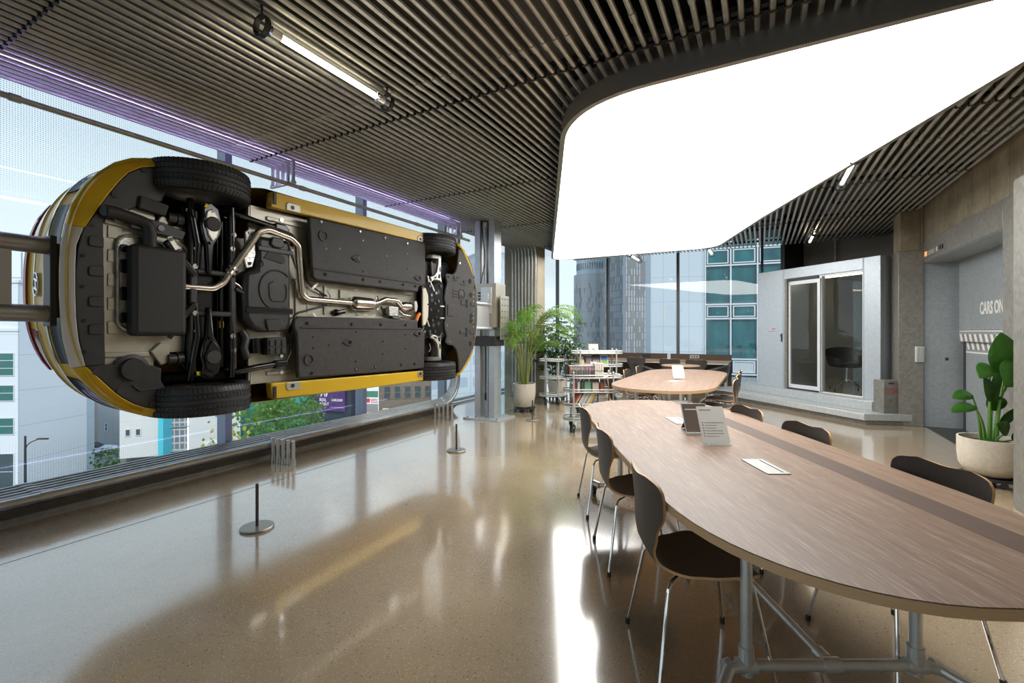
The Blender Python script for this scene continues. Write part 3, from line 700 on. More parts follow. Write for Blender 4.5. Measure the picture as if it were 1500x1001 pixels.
def make_chair(label, group):
    t = thing('stacking_chair', label, 'chair', (0, 0, 0), 0, group)
    m = shell_mesh(shell_grid(CPROF, CWID, 44, 17, .010, .030), .011); o = m.build('shell', ['chair_black', 'ply_edge'], t, 50, recalc=True)
    mb = MB(); mb.lathe([(.0, .404), (.07, .404), (.075, .414), (.055, .424), (0, .424)], 20); mb.build('seat_bracket', 'dark_metal', t)
    for sx in (-1, 1):
        for sy in (-1, 1):
            path = rr_path([(sx*.03, sy*.03, .412), (sx*.165, sy*.165, .405), (sx*.228, sy*.235, .012)], .045, 6)
            mb = MB(); mb.tube(path, .0078, 10); l = mb.build('leg', 'chrome', t)
            mb = MB(); mb.cyl((sx*.2272, sy*.2340, .026), (sx*.228, sy*.235, 0), .0115, 12); mb.build('foot_glide', 'black_plastic', l)
    return t
# ------------------------------------------------------------------ the long tables on pipe trestles
def superell(hx, hy, rx, ry, n=14, p=2.25):
    out = []
    for cx, cy, sx, sy, rev in ((hx-rx, hy-ry, 1, 1, 0), (-(hx-rx), hy-ry, -1, 1, 1), (-(hx-rx), -(hy-ry), -1, -1, 0), (hx-rx, -(hy-ry), 1, -1, 1)):
        seg = []
        for k in range(n+1):
            a = k/n*PI/2; seg.append((cx+sx*rx*math.cos(a)**(2/p), cy+sy*ry*math.sin(a)**(2/p)))
        out += seg[::-1] if rev else seg
    return out
TLEN, TWID = 3.40, 1.26
def make_table(label):
    t = thing('meeting_table', label, 'table', (0, 0, 0), 0, None)
    pl = superell(TLEN/2, TWID/2, .80, .62)
    mb = MB(); mb.prism(off(pl, -.002), .737, .740); top = mb.build('tabletop', 'limed_oak', t, ang=30)
    mb = MB(); mb.prism(pl, .708, .737); mb.build('tabletop_edge', 'ply_table', t, ang=30)
    # a darker inlaid board along the whole top
    y0, y1 = -.43, -.30
    def xlim(y):
        xs = [p[0]+(q[0]-p[0])*(y-p[1])/(q[1]-p[1]) for p, q in zip(pl, pl[1:]+pl[:1]) if (p[1]-y)*(q[1]-y) < 0]; return min(xs)+.004, max(xs)-.004
    a, b = xlim(y0), xlim(y1); mb = MB(); mb.prism([(a[0], y0), (a[1], y0), (b[1], y1), (b[0], y1)], .7398, .7404); mb.build('inlaid_board', 'inlay', t, ang=0)
    X = 1.03; r = .0215; zr = .12
    for sx in (-1, 1):
        mb = MB(); mb.tube(rr_path([(sx*(X+.14), .50, .085), (sx*(X+.02), .40, zr), (sx*X, .33, zr), (sx*X, -.33, zr), (sx*(X+.02), -.40, zr), (sx*(X+.14), -.50, .085)], .03, 4), r, 12); mb.build('cross_rail', 'steel_pipe_leg', t)
        for sy in (-1, 1):
            mb = MB(); mb.cyl((sx*X, sy*.325, zr), (sx*X, sy*.325, .708), r, 14); l = mb.build('leg', 'steel_pipe_leg', t)
            mb = MB(); mb.cyl((sx*X, sy*.325, zr-.03), (sx*X, sy*.325, zr+.075), .029, 14); mb.cyl((sx*X, sy*.325-.035, zr), (sx*X, sy*.325+.035, zr), .030, 14); mb.cyl((sx*X+.028, sy*.325, zr+.05), (sx*X+.034, sy*.325, zr+.05), .006, 8); mb.build('fitting', 'steel_pipe_leg', l)
            mb = MB(); mb.cyl((sx*X, sy*.325, .695), (sx*X, sy*.325, .708), .05, 16); mb.build('flange', 'steel_pipe_leg', l)
            mb = MB(); x, y = sx*(X+.16), sy*.515
            mb.cyl((x, y-.014, .042), (x, y+.014, .042), .042, 18); c = mb.build('caster', 'black_plastic', t)
            mb = MB(); mb.tube(rr_path([(x, y-.022, .042), (x, y-.022, .088), (x, y+.022, .088), (x, y+.022, .042)], .012, 3), .006, 8); mb.cyl((x, y, .088), (x, y, .105), .014, 10); mb.build('caster_fork', 'steel_pipe_leg', c)
            mb = MB(); mb.cyl((sx*(X+.10), sy*.475, .092), (sx*(X+.16), sy*.52, .098), .027, 12); mb.build('elbow', 'steel_pipe_leg', t); mb = MB(); mb.cyl((sx*X, sy*.385, zr), (sx*(X+.008), sy*.41, zr-.004), .029, 12); mb.build('collar', 'steel_pipe_leg', t)
    mb = MB(); mb.cyl((-X, .0, zr), (X, .0, zr), r-.003, 12); sp = mb.build('stretcher', 'steel_pipe_leg', t)
    for sx in (-1, 1): mb = MB(); mb.cyl((sx*(X-.075), 0, zr), (sx*(X-.02), 0, zr), .027, 12); mb.cyl((sx*X, -.035, zr), (sx*X, .035, zr), .029, 12); mb.build('fitting', 'steel_pipe_leg', sp)
    return t
T1 = make_table('long oak table in front with rounded ends on a pipe frame'); T1.location = (1.225, 2.80, 0); T1.rotation_euler.z = PI/2
T2 = dup(T1, U(7.05, 1.10), TH, 'second oak table behind, with chairs down both sides')
for c_ in kids(T2):
    if c_.name.startswith('inlaid_board'): bpy.data.objects.remove(c_)
c0 = make_chair('black plywood chair at the front table whose whole seat shows', 'chairs at the front table'); c0.location = (.785, 1.985, 0)
def chair(x, y, rz, label, group): return dup(c0, (x, y, 0), rz, label, group)
G1, G2, G3 = 'chairs at the front table', 'chairs at the second table', 'chairs at the window desk'
chair(.783, 2.875, 0, 'black plywood chair, middle one of three on the car side of the front table', G1)
chair(.795, 3.70, 0, 'black plywood chair on the car side of the front table, beside the book cart', G1)
chair(1.69, 2.03, PI+.10, 'chair on the lift side of the front table, beside the white pot', G1)
chair(1.66, 2.92, PI+.06, 'chair on the lift side of the front table, middle back of three', G1)
chair(1.63, 3.60, PI+.05, 'chair on the lift side of the front table, end one towards the steps', G1)
for k, (uu, nm) in enumerate(((6.45, 'next to the book cart'), (7.3, 'second from the book cart'), (8.1, 'third one, towards the round table'))):
    p = U(uu, 1.66); chair(p.x, p.y, TH-PI/2, 'chair on the cart side of the second table, '+nm, G2)
for k, (uu, nm) in enumerate(((6.55, 'with its seat in view'), (7.25, 'in the middle'), (7.95, 'third along, by the round table'))):
    p = U(uu, .51); chair(p.x, p.y, TH+PI/2, 'chair at the second table on the steps side, '+nm, G2)
for (uu, vv, nm) in ((11.3, 2.63, 'alone at the desk behind the book carts'), (10.95, 1.80, 'beside the white gap in the desk panels'), (10.9, 1.24, 'below the power socket on the desk panel')):
    p = U(uu, vv); chair(p.x, p.y, TH, 'dark chair facing the window desk, '+nm, G3)
p = U(11.35, 3.75); chair(p.x, p.y, TH, 'dark chair facing the window desk, half hidden by the palms', G3)

# ---- the desk with panels along the far window
t = thing('window_desk', 'long desk with a low dark panel along the far window', 'desk', U(12.2, 2.6), TH)
for (a, b) in ((.62, 2.02), (2.10, 4.75)):
    mb = MB(); mb.box(-.018, .018, a-2.6, b-2.6, .05, .86); mb.build('screen_panel', 'desk_panel', t, bevel=.003)
mb = MB(); mb.box(-.015, .015, 2.02-2.6, 2.10-2.6, .05, .86); mb.build('joint_plate', 'alu_white', t)
mb = MB(); mb.mi = 0; mb.box(-.68, -.03, .62-2.6, 4.75-2.6, .70, .725); mb.build('desktop', 'desk_top', t, bevel=.002)
mb = MB(); mb.box(-.66, -.05, .66-2.6, 4.7-2.6, .655, .70); mb.build('apron', 'white_metal', t)
for vv in (.72, 2.06, 3.4, 4.6):
    mb = MB(); mb.tube(rr_path([(-.62, vv-2.6, 0), (-.62, vv-2.6, .64), (-.10, vv-2.6, .64), (-.10, vv-2.6, 0)], .05, 4), .018, 10); mb.build('leg', 'white_metal', t)
for vv in (1.45, 2.62):
    mb = MB(); mb.box(-.03, -.018, vv-.11-2.6, vv+.11-2.6, .755, .835); s_ = mb.build('socket_plate', 'plate_aluminium' if vv < 2 else 'dark_metal', t, bevel=.002)
    mb = MB()
    for q in (-.06, 0, .06): mb.cyl((-.031, vv+q-2.6, .795), (-.034, vv+q-2.6, .795), .018, 14)
    mb.build('socket', 'black_plastic', s_)
# ---- small round table with tub chairs
t = thing('round_table', 'small round wooden table between two black tub chairs', 'table', U(9.75, 1.42), TH)
mb = MB(); mb.lathe([(0, .717), (.36, .717), (.368, .722), (.368, .735), (.36, .74), (0, .74)], 40); mb.build('tabletop', 'desk_top', t)
mb = MB(); mb.lathe([(.028, .02), (.028, .717)], 16); mb.build('column', 'steel_pipe_leg', t); mb = MB(); mb.lathe([(0, 0), (.22, 0), (.22, .012), (.04, .025), (0, .025)], 30); mb.build('base', 'steel_pipe_leg', t)
def make_tub(label, group):
    t = thing('tub_chair', label, 'chair', (0, 0, 0), 0, group)
    def fn(s, q):       # s around from arm to arm through the back, q from seat centre to rim
        a = PI*(-.86+1.72*s); g = .5+.5*math.cos(a*1.05); rim = .60+.20*g**1.2
        if q < .4: r = .235*(q/.4); z = .43+.015*(q/.4)**2
        else:
            f = (q-.4)/.6; r = .235+.075*f**.6+.02*g*f; z = .445+(rim-.445)*f**1.25
        sq = 1.0/(abs(math.cos(a))**3+abs(math.sin(a))**3)**(1/3)
        return Vector((-math.cos(a)*r*sq, math.sin(a)*r*sq*1.05, z))
    P = [[fn(i/32, .02+.98*j/13) for j in range(14)] for i in range(33)]; m = shell_mesh(P, .010); m.m = [0]*len(m.m)
    m.build('shell', 'black_shell', t, 60)
    mb = MB(); mb.lathe([(0, .425), (.2, .43), (.22, .445), (.19, .47), (0, .48)], 26); mb.build('seat_pad', 'seat_black', t)
    mb = MB(); mb.cyl((0, 0, .16), (0, 0, .43), .024, 14); mb.build('column', 'chrome', t)
    for k in range(4):
        a = PI/4+k*PI/2; mb = MB(); mb.tube(rr_path([(0, 0, .20), (.07*math.cos(a), .07*math.sin(a), .20), (.33*math.cos(a), .33*math.sin(a), .03)], .03), .012, 10); l = mb.build('leg', 'chrome', t)
        mb = MB(); mb.cyl((.325*math.cos(a), .325*math.sin(a), 0), (.325*math.cos(a), .325*math.sin(a), .035), .013, 10); mb.build('foot_glide', 'black_plastic', l)
    return t
tb = make_tub('black tub chair at the round table, on the cart side', 'tub chairs at the round table'); tb.location = U(9.55, 2.02); tb.rotation_euler.z = TH-PI/2+.3
p = U(9.60, .84); dup(tb, p, TH+PI/2, 'black tub chair at the round table, on the teal building side', 'tub chairs at the round table')
q = B3(1.15, -.85, Z0); dup(tb, q, A3+2.4, 'black tub chair on a chrome star base inside the glazed box', 'tub chair in the box room')
q = B3(.50, -1.80, Z0); t = thing('meeting_desk', 'dark table beside the tub chair inside the glazed box', 'table', q, A3)
mb = MB(); mb.box(-.38, .38, -.60, .60, .70, .73); mb.build('tabletop', 'desk_panel', t, bevel=.003)
for sy in (-.5, .5): mb = MB(); mb.box(-.02, .02, sy-.03, sy+.03, 0, .70); mb.box(-.3, .3, sy-.03, sy+.03, 0, .02); mb.build('leg', 'dark_metal', t)
t = thing('low_cabinet', 'pale low cabinet at the rear wall inside the glazed box', 'cabinet', B3(.95, -3.12, Z0), A3)
mb = MB(); mb.box(-.55, .55, -.2, .2, 0, .62); mb.build('body', 'paper', t, bevel=.004); mb = MB()
for x in (-.27, .27): mb.box(x-.255, x+.255, .2, .215, .03, .59)
mb.build('door', 'plaster_pale', t, bevel=.003)
mb = MB(); t = thing('added_fill_strip', 'thin light line added to brighten the inside of the glazed box', 'lamp', B3(1.1, -1.3, Z1-.10), A3); mb.box(-.9, .9, -.03, .03, 0, .03); mb.build('lamp', 'tube_light', t)  # added fill light, brightens the dark box interior
mb = MB(); mb.box(-.91, .91, -.04, .04, .031, .04); mb.build('housing', 'alu_white', t)

# ---- things on the tables
def socket_box(loc, rz, label):
    t = thing('table_socket', label, 'power socket', loc, rz, 'flush sockets in the tables')
    mb = MB(); mb.ringprism([(-.125, -.055), (.125, -.055), (.125, .055), (-.125, .055)], [(-.105, -.035), (.105, -.035), (.105, .035), (-.105, .035)], 0, .004); mb.build('frame', 'plate_aluminium', t, bevel=.0012)
    mb = MB(); mb.box(-.104, .104, -.026, .034, 0, .003); mb.build('lid', 'plate_aluminium', t); mb = MB(); mb.box(-.104, .104, -.034, -.027, 0, .001); mb.build('cable_slot', 'black_plastic', t)
    return t
sk = socket_box((1.24, 2.26, .7404), PI/2, 'flush aluminium socket lid in the front table, before the sign holders')
dup(sk, (1.235, 3.43, .7404), PI/2, 'flush aluminium socket lid in the front table, beyond the sign holders')
p = U(6.48, 1.04, .7404); dup(sk, p, TH, 'flush socket lid in the second table, before its sign')
def sign_holder(label, loc, rz, front, w=.16, h=.235):
    """an easel: a leaning board with its folded foot"""
    t = thing('sign_holder', label, 'sign', loc, rz)
    a = math.radians(30); up = Vector((0, math.sin(a), math.cos(a)))
    def fn(x, z, d): return Vector((x, 0, .012))+up*z+Vector((0, math.cos(a), -math.sin(a)))*d
    if front == 'white':
        mb = MB(); mb.prism(roundrect(-w/2, w/2, 0, h, .004, 2), 0, .004, fn); mb.build('board', 'white_paint', t)
        mb = MB()
        for a0, b0 in ((.014, .034), (.037, .052), (.055, .082)): mb.prism([(-w/2+a0, h-.027), (-w/2+b0, h-.027), (-w/2+b0, h-.020), (-w/2+a0, h-.020)], -.0006, 0, fn)
        mb.build('text_line', 'ink_grey', t, ang=0)
        for k, ln in enumerate((.125, .075, .07, .11, .115, .08)):
            mb = MB(); z = h-.105-k*.0165; mb.prism([(-w/2+.032, z), (-w/2+.032+ln*.9, z), (-w/2+.032+ln*.9, z+.0035), (-w/2+.032, z+.0035)], -.0006, 0, fn); mb.prism([(-w/2+.016, z-.001), (-w/2+.024, z-.001), (-w/2+.024, z+.006), (-w/2+.016, z+.006)], -.0006, 0, fn); mb.build('text_line', 'ink_grey', t, ang=0)
    elif front == 'plain':
        mb = MB(); mb.prism([(-w/2, 0), (w/2, 0), (w/2, h), (-w/2, h)], 0, .004, fn); mb.build('board', 'white_paint', t)
        for k in range(1): mb = MB(); mb.prism([(-w/2+.02, h-.05), (w/2-.06, h-.05), (w/2-.06, h-.043), (-w/2+.02, h-.043)], -.0006, 0, fn); mb.build('text_line', 'ink_grey', t, ang=0)
    else:
        mb = MB(); mb.prism([(-w/2, 0), (w/2, 0), (w/2, h), (-w/2, h)], 0, .004, fn); mb.build('board', 'smoke_acrylic', t)
        mb = MB(); e = .004; mb.ringprism([(-w/2, 0), (w/2, 0), (w/2, h), (-w/2, h)], [(-w/2+e, e), (w/2-e, e), (w/2-e, h-e), (-w/2+e, h-e)], -.001, .005, fn); mb.prism([(-w/2+.02, h-.045), (w/2-.02, h-.045), (w/2-.02, h-.038), (-w/2+.02, h-.038)], -.0008, 0, fn); mb.build('edging', 'alu_white', t)
    mb = MB(); mb.box(-w/2, w/2, -.018, .012, 0, .006); mb.box(-w/2, w/2, -.020, -.016, 0, .014); mb.build('ledge', 'acrylic' if front != 'smoke' else 'alu_white', t)
    mb = MB(); mb.bar(fn(0, h*.7, .005), (0, h*.7*math.sin(a)+.13, .004), w*.5, .003, up=(0, 1, 0)); mb.build('prop', 'acrylic' if front == 'white' else 'smoke_acrylic', t)
    return t
sign_holder('white printed card sign leaning in a clear holder on the front table', (1.20, 2.70, .7404), -.03, 'white', .16, .225)
sign_holder('smoky see-through easel sign behind the white one on the front table', (1.205, 2.97, .7404), .0, 'smoke', .165, .20)
p = U(6.80, 1.01, .7404); sign_holder('small plain white sign on the second table', p, -.1, 'plain', .155, .20)

# ------------------------------------------------------------------ book carts
def stadium(lx, ly, z, n=8):
    r = ly; out = []
    for cx, a0 in ((lx-r, -PI/2), (-(lx-r), PI/2)):
        for k in range(n+1): a = a0+PI*k/n; out.append((cx+r*math.cos(a), r*math.sin(a), z))
    return out
def make_cart(label, loc, rz, lx, ly, tiers, ztop, group=None):
    t = thing('book_cart', label, 'cart', loc, rz, group)
    for z in tiers:
        mb = MB(); mb.tube(stadium(lx, ly, z+.035), .0095, 8, closed=True); mb.build('rail_ring', 'white_metal', t)
        mb = MB(); mb.tube(stadium(lx, ly, z), .0095, 8, closed=True); mb.build('rail_ring', 'white_metal', t)
        mb = MB(); mb.prism([(p[0]*.985, p[1]*.97) for p in stadium(lx, ly, 0)], z-.006, z); mb.build('shelf', 'plate_aluminium', t)
    for sx in (-1, 1):
        for sy in (-1, 1):
            x, y = sx*(lx-ly*.75), sy*(ly-.012)
            mb = MB(); mb.cyl((x, y, .105), (x, y, ztop), .012, 12); mb.lathe([(.012, ztop), (.016, ztop+.004), (.010, ztop+.016), (0, ztop+.02)], 12, (x, y, 0)); p = mb.build('post', 'white_metal', t)
            mb = MB(); 
            for z in tiers: mb.cyl((x, y, z-.012), (x, y, z+.047), .017, 12)
            mb.build('collar', 'white_metal', p)
            mb = MB(); mb.cyl((x-.014, y, .045), (x+.014, y, .045), .045, 18); c = mb.build('caster', 'black_plastic', t)
            mb = MB(); mb.tube(rr_path([(x-.022, y, .045), (x-.022, y, .095), (x+.022, y, .095), (x+.022, y, .045)], .012, 3), .007, 8); mb.cyl((x, y, .095), (x, y, .115), .015, 10); mb.build('caster_fork', 'dark_metal', c)
    return t
CA = (1.14, 6.60); CB = (1.46, 7.95)
make_cart('white wire book cart in front, tight row of magazines on its top shelf', (*CA, 0), 0, .405, .17, (.16, .36, .56, .76), .83)
make_cart('taller white wire cart behind with picture frame on top', (*CB, 0), 0, .44, .18, (.30, .62, .82, 1.04), 1.10)
make_cart('white wire cart half hidden by the palm leaves', (.78, 9.05, 0), 0, .24, .16, (.16, .50, .84), .92)
BC = {}
def bmat(c):
    k = 'cover_%02x%02x%02x' % tuple(int(x*255) for x in c)
    if k not in MATS: mat(k, c, .45)
    return k
def book(w, d, h, c, loc, rz=0, tilt=0, lean=0, label='', group='', band=None, name='book', face=None):
    """one book: cover boards and spine round a block of pages; spine to -y; tilt leans it sideways, lean lays it back"""
    mb = MB(); cv = .002
    mb.mi = 0; mb.box(0, w, 0, .003, 0, h); mb.box(0, cv, 0, d, 0, h); mb.box(w-cv, w, 0, d, 0, h)
    mb.mi = 1; mb.box(cv, w-cv, .003, d-.003, .002, h-.002)
    if band: mb.mi = 2; mb.box(.001, w-.001, -.0008, .0, h*band[0], h*band[1])
    if face:
        mb.mi = 2; mb.box(w, w+.0008, d*.1, d*.9, h*.12, h*.55); mb.mi = 3; mb.box(w, w+.0008, d*.1, d*.9, h*.60, h*.9)
    ms = [bmat(c), 'paper', bmat(band[2]) if band else (bmat(face[0]) if face else 'paper'), bmat(face[1]) if face else 'paper']
    o = mb.build(name, ms, None, ang=0); o.matrix_world = Matrix.Translation(loc) @ Matrix.Rotation(rz, 4, 'Z') @ Matrix.Rotation(lean, 4, 'X') @ Matrix.Rotation(tilt, 4, 'Y')
    return tag(o, label, 'book', group)
# top shelf of the front cart: a tight row of magazines, then four white volumes
x = CA[0]-.335; zt = .761; y0 = CA[1]-.135
cols = [(.16, .16, .17), (.24, .22, .21), (.10, .10, .11), (.32, .29, .27), (.20, .18, .20), (.13, .12, .13), (.27, .27, .29)]
bc = [(.34, .20, .17), (.45, .40, .28), (.26, .29, .38), (.48, .46, .44), (.36, .26, .32), (.30, .30, .28)]
for k in range(25):
    w = .0135+.002*R.random(); c = (.55, .13, .06) if k == 0 else ((.55, .10, .28) if k == 19 else R.choice(cols))
    special = k in (0, 19)
    book(w-.0006, .165, .165, c, (x, y0, zt), label=('orange-red magazine opening the row on the front cart' if k == 0 else ('magenta magazine standing in the grey row on the front cart' if k == 19 else 'grey magazine standing in the tight row on the front cart')),
         group='magazines in the tight row on the front cart', band=(.62+.1*R.random(), .9, R.choice(bc)) if not special else None, name='magazine'); x += w
for k in range(4):
    w = .031; book(w-.001, .17, .20, (.74, .70, .60), (x, y0-.01, zt), label='tall cream volume with grey ticks at the end of the magazine row', group='cream volumes on the top shelf', band=(.45, .52, (.35, .33, .30))); x += w
# leaning books on the lower shelf
zl = .361; specs = [((.35, .05, .04), .024, .22, 'dark red book leaning first in the lower row'), ((.45, .10, .08), .020, .21, 'red book leaning second in the lower row'), ((.74, .70, .62), .018, .20, 'thin white book leaning after the red ones'),
    ((.06, .06, .07), .014, .23, 'thin black book leaning between white ones'), ((.78, .74, .66), .032, .22, 'thick white book leaning in the lower row'), ((.62, .60, .56), .022, .21, 'pale grey book leaning in the lower row'),
    ((.72, .72, .70), .024, .215, 'white book with green spot leaning in the lower row'), ((.22, .36, .60), .012, .22, 'slim blue book leaning in the lower row'), ((.78, .70, .52), .034, .225, 'thick cream book leaning in the lower row'),
    ((.75, .52, .05), .026, .235, 'tall yellow book leaning in the lower row'), ((.14, .26, .55), .018, .19, 'blue book leaning last in the lower row')]
x = CA[0]-.325
for k, (c, w, h, lab) in enumerate(specs):
    book(w, .15, h, c, (x, CA[1]-.13, zl), tilt=.52, label=lab, group='books leaning on the lower shelf'); x += w/math.cos(.52)+.001
x += .11
for k in range(3): book(.036, .15, .17, (.66, .63, .55), (x, CA[1]-.13, zl), label='short cream volume standing in a trio on the lower shelf', group='cream trio on the lower shelf', band=(.3, .7, (.40, .38, .34))); x += .037
mb = MB(); mb.box(0, .004, 0, .12, 0, .15); mb.box(0, .06, 0, .12, 0, .002); tag(mb.build('bookend', 'dark_metal', None, loc=(CA[0]-.36, CA[1]-.1, zl)), 'dark bookend against the red leaning books', 'bookend')
mb = MB(); mb.box(0, .045, 0, .16, 0, .19); tag(mb.build('bookend', 'dark_metal', None, bevel=.003, loc=(CA[0]-.385, CA[1]-.10, .761)), 'dark box bookend before the magazine row', 'bookend')
# middle shelf: a few upright faces
zm = .561; mids = [((.50, .05, .06), .03, .14, 'red boxed book on the middle shelf of the front cart'), ((.76, .72, .66), .035, .14, 'white book beside the red one on the middle shelf'), ((.10, .14, .15), .022, .15, 'dark green book on the middle shelf of the front cart'),
    ((.22, .45, .30), .09, .145, 'green illustrated book facing out on the middle shelf'), ((.70, .62, .50), .09, .13, 'beige box on the middle shelf of the front cart'), ((.45, .12, .08), .06, .12, 'small brick-red book at the end of the middle shelf')]
x = CA[0]-.27
for c, w, h, lab in mids: book(w, .12, h, c, (x, CA[1]-.10, zm), label=lab, group='books on the middle shelf'); x += w+.022
# magazines leaning back on the taller cart
def flat_mag(x, y, z, w, h, ca, cb, cc, label, lean=-.42, rz=0.):
    t = thing('magazine', label, 'magazine', (x, y, z), rz, 'magazines on the taller cart'); M = Matrix.Rotation(lean, 3, 'X')
    mb = MB(); mb.box(0, w, 0, .006, 0, h); mb.xf(M); mb.build('cover', bmat(ca), t)
    mb = MB(); mb.box(w*.08, w*.92, -.0006, 0, h*.08, h*.5); mb.xf(M); mb.build('picture', bmat(cb), t, ang=0); mb = MB(); mb.box(w*.08, w*.92, -.0006, 0, h*.52, h*.92); mb.xf(M); mb.build('picture', bmat(cc), t, ang=0)
bx, by, bz = CB[0]-.26, CB[1]-.14, .822
flat_mag(bx-.06, by, bz-.02, .09, .15, (.70, .48, .04), (.42, .30, .22), (.62, .50, .30), 'yellow framed magazine on the taller cart')
flat_mag(bx+.06, by, bz, .10, .17, (.08, .08, .09), (.30, .06, .05), (.16, .14, .16), 'black and red magazine on the taller cart')
flat_mag(bx+.17, by+.02, bz+.02, .13, .19, (.05, .05, .06), (.34, .30, .28), (.12, .10, .12), 'black magazine with pale figure on the taller cart')
flat_mag(bx+.13, by-.04, bz-.03, .10, .12, (.58, .60, .64), (.22, .28, .42), (.50, .46, .42), 'blue-grey magazine lying low on the taller cart')
flat_mag(bx+.23, by-.04, bz-.03, .08, .11, (.55, .04, .06), (.14, .06, .07), (.62, .10, .12), 'red magazine lying low on the taller cart')
flat_mag(bx+.31, by+.01, bz+.01, .13, .19, (.70, .70, .66), (.25, .42, .05), (.06, .22, .58), 'magazine with blue sky and green field on the taller cart')
t = thing('picture_frame', 'small wood picture frame standing on the taller cart', 'picture frame', (CB[0]-.05, CB[1]-.02, 1.041), .08); M = Matrix.Rotation(-.3, 3, 'X')
mb = MB(); mb.ringprism([(-.085, 0), (.085, 0), (.085, .165), (-.085, .165)], [(-.073, .012), (.073, .012), (.073, .153), (-.073, .153)], 0, .014, lambda a, b, c: (a, c, b)); mb.xf(M); mb.build('frame', 'ply_edge', t)
mb = MB(); mb.box(-.074, .074, .006, .010, .011, .154); mb.xf(M); mb.build('mount', 'white_paint', t); mb = MB(); mb.prism([(-.035, .05), (.035, .045), (.03, .075), (.0, .10), (-.03, .085)], .0045, .006, lambda a, b, c: (a, c, b)); mb.xf(M); mb.build('print', 'ink_grey', t)
mb = MB(); mb.bar((0, .05, .12), (0, .095, .0), .03, .004); mb.build('strut', 'ply_edge', t)
t = thing('paper_stack', 'stack of white paper on top of the taller cart', 'paper', (CB[0]-.26, CB[1], 1.041), .1)
for k in range(3): mb = MB(); mb.box(-.10-k*.006, .10-k*.01, -.07, .07, k*.008, k*.008+.007); mb.build('sheet', 'paper', t)

# ------------------------------------------------------------------ plants
def pot_profile(r0, r1, h): return [(0, .0), (r0*.8, 0), (r0, .02), (r1, h*.55), (r1*1.0, h), (r1*.93, h), (r1*.92, h-.05), (0, h-.05)]
def dolly(loc, r, label):
    t = thing('plant_dolly', label, 'plant dolly', loc, R.random(), 'rolling trays under the pots'); mb = MB(); mb.lathe([(0, .055), (r, .055), (r, .075), (0, .075)], 30); mb.build('tray', 'black_plastic', t)
    for k in range(5):
        a = 2*PI*k/5; x, y = (r-.035)*math.cos(a), (r-.035)*math.sin(a); mb = MB(); mb.cyl((x-.012, y, .026), (x+.012, y, .026), .026, 14); mb.cyl((x, y, .04), (x, y, .056), .012, 8); mb.build('caster', 'dark_metal', t)
def leaf_blade(base, d, up, L, w, droop, n=7, fold=.18, tip=1.):
    """curved blade, folded along the midrib"""
    d = Vector(d).normalized(); up = Vector(up); s = d.cross(up).normalized(); vs = []; p = Vector(base); cur = d.copy()
    for i in range(n+1):
        t = i/n; ww = w*(math.sin(PI*min(1, t**.8*.97+.02))**.8); nn = s.cross(cur).normalized()
        vs += [p-s*ww+nn*ww*fold, p, p+s*ww+nn*ww*fold]
        cur = (cur+Vector((0, 0, -droop/n))).normalized(); p = p+cur*(L/n)
    fs = []
    for i in range(n): a = 3*i; fs += [(a, a+1, a+4, a+3), (a+1, a+2, a+5, a+4)]
    return vs, fs
def frond(R, base, az, L, arch, leaf=.30, n=26, rise=1.2):
    mb = MB(); pts = []; p = Vector(base); th = rise
    N = 16
    for i in range(N+1):
        pts.append(p.copy()); d = Vector((math.cos(az)*math.cos(th), math.sin(az)*math.cos(th), math.sin(th))); p = p+d*(L/N); th -= arch/N*(.35+1.5*i/N)
    mb.mi = 0; mb.tube(pts, .006, 5, radii=[.008*(1-.8*i/N) for i in range(N+1)])
    mb.mi = 1
    for k in range(n):
        t = .32+.68*k/(n-1); f = t*N; i = min(N-1, int(f)); q = pts[i].lerp(pts[i+1], f-i); dd = (pts[i+1]-pts[i]).normalized(); sd = dd.cross(Vector((0, 0, 1))).normalized(); upn = sd.cross(dd)
        ll = leaf*(math.sin(PI*(.12+.80*(t-.32)/.68))**.6)*(.85+.3*R.random())
        for sg in (-1, 1):
            v = dd*(.55+.35*t)+sd*sg*(1.0-.3*t)+upn*(.18+.2*R.random()); vs, fs = leaf_blade(q, v, upn, ll, .0095, .75+.5*R.random(), 4, .25); mb.add(vs, fs)
    return mb
def areca(loc, label):
    r = random.Random(11); t = thing('potted_palm', label, 'plant', loc, 0)
    mb = MB(); mb.lathe(pot_profile(.165, .198, .42), 40); mb.build('pot', 'pot_stone', t, 60); mb = MB(); mb.lathe([(0, .375), (.182, .37)], 24); mb.build('soil', 'soil', t)
    for k in range(15):
        a = 2*PI*k/15+r.random()*.5; d = .10*r.random(); b = (d*math.cos(a), d*math.sin(a), .37); h = .35+.62*r.random(); e = (b[0]*1.6+.05*math.cos(a), b[1]*1.6+.05*math.sin(a), .37+h)
        mb = MB(); mb.tube([b, ((b[0]+e[0])/2, (b[1]+e[1])/2, .37+h*.5), e], .009, 6, radii=[.012, .010, .008]); mb.build('stem', 'palm_stem', t, 60)
        for q in range(2):
            fm = frond(r, e, a+(r.random()-.5)*1.2, .85+.55*r.random(), 1.5+1.0*r.random(), .27, 24, 1.0+.48*r.random()); fm.build('frond', ['palm_stem', 'palm_leaf'], t, 60, recalc=False)
areca((.22, 8.18, .075), 'large feathery palm in a pale stone pot near the lift post')
dolly((.22, 8.18, 0), .20, 'black rolling tray under the large feathery palm')
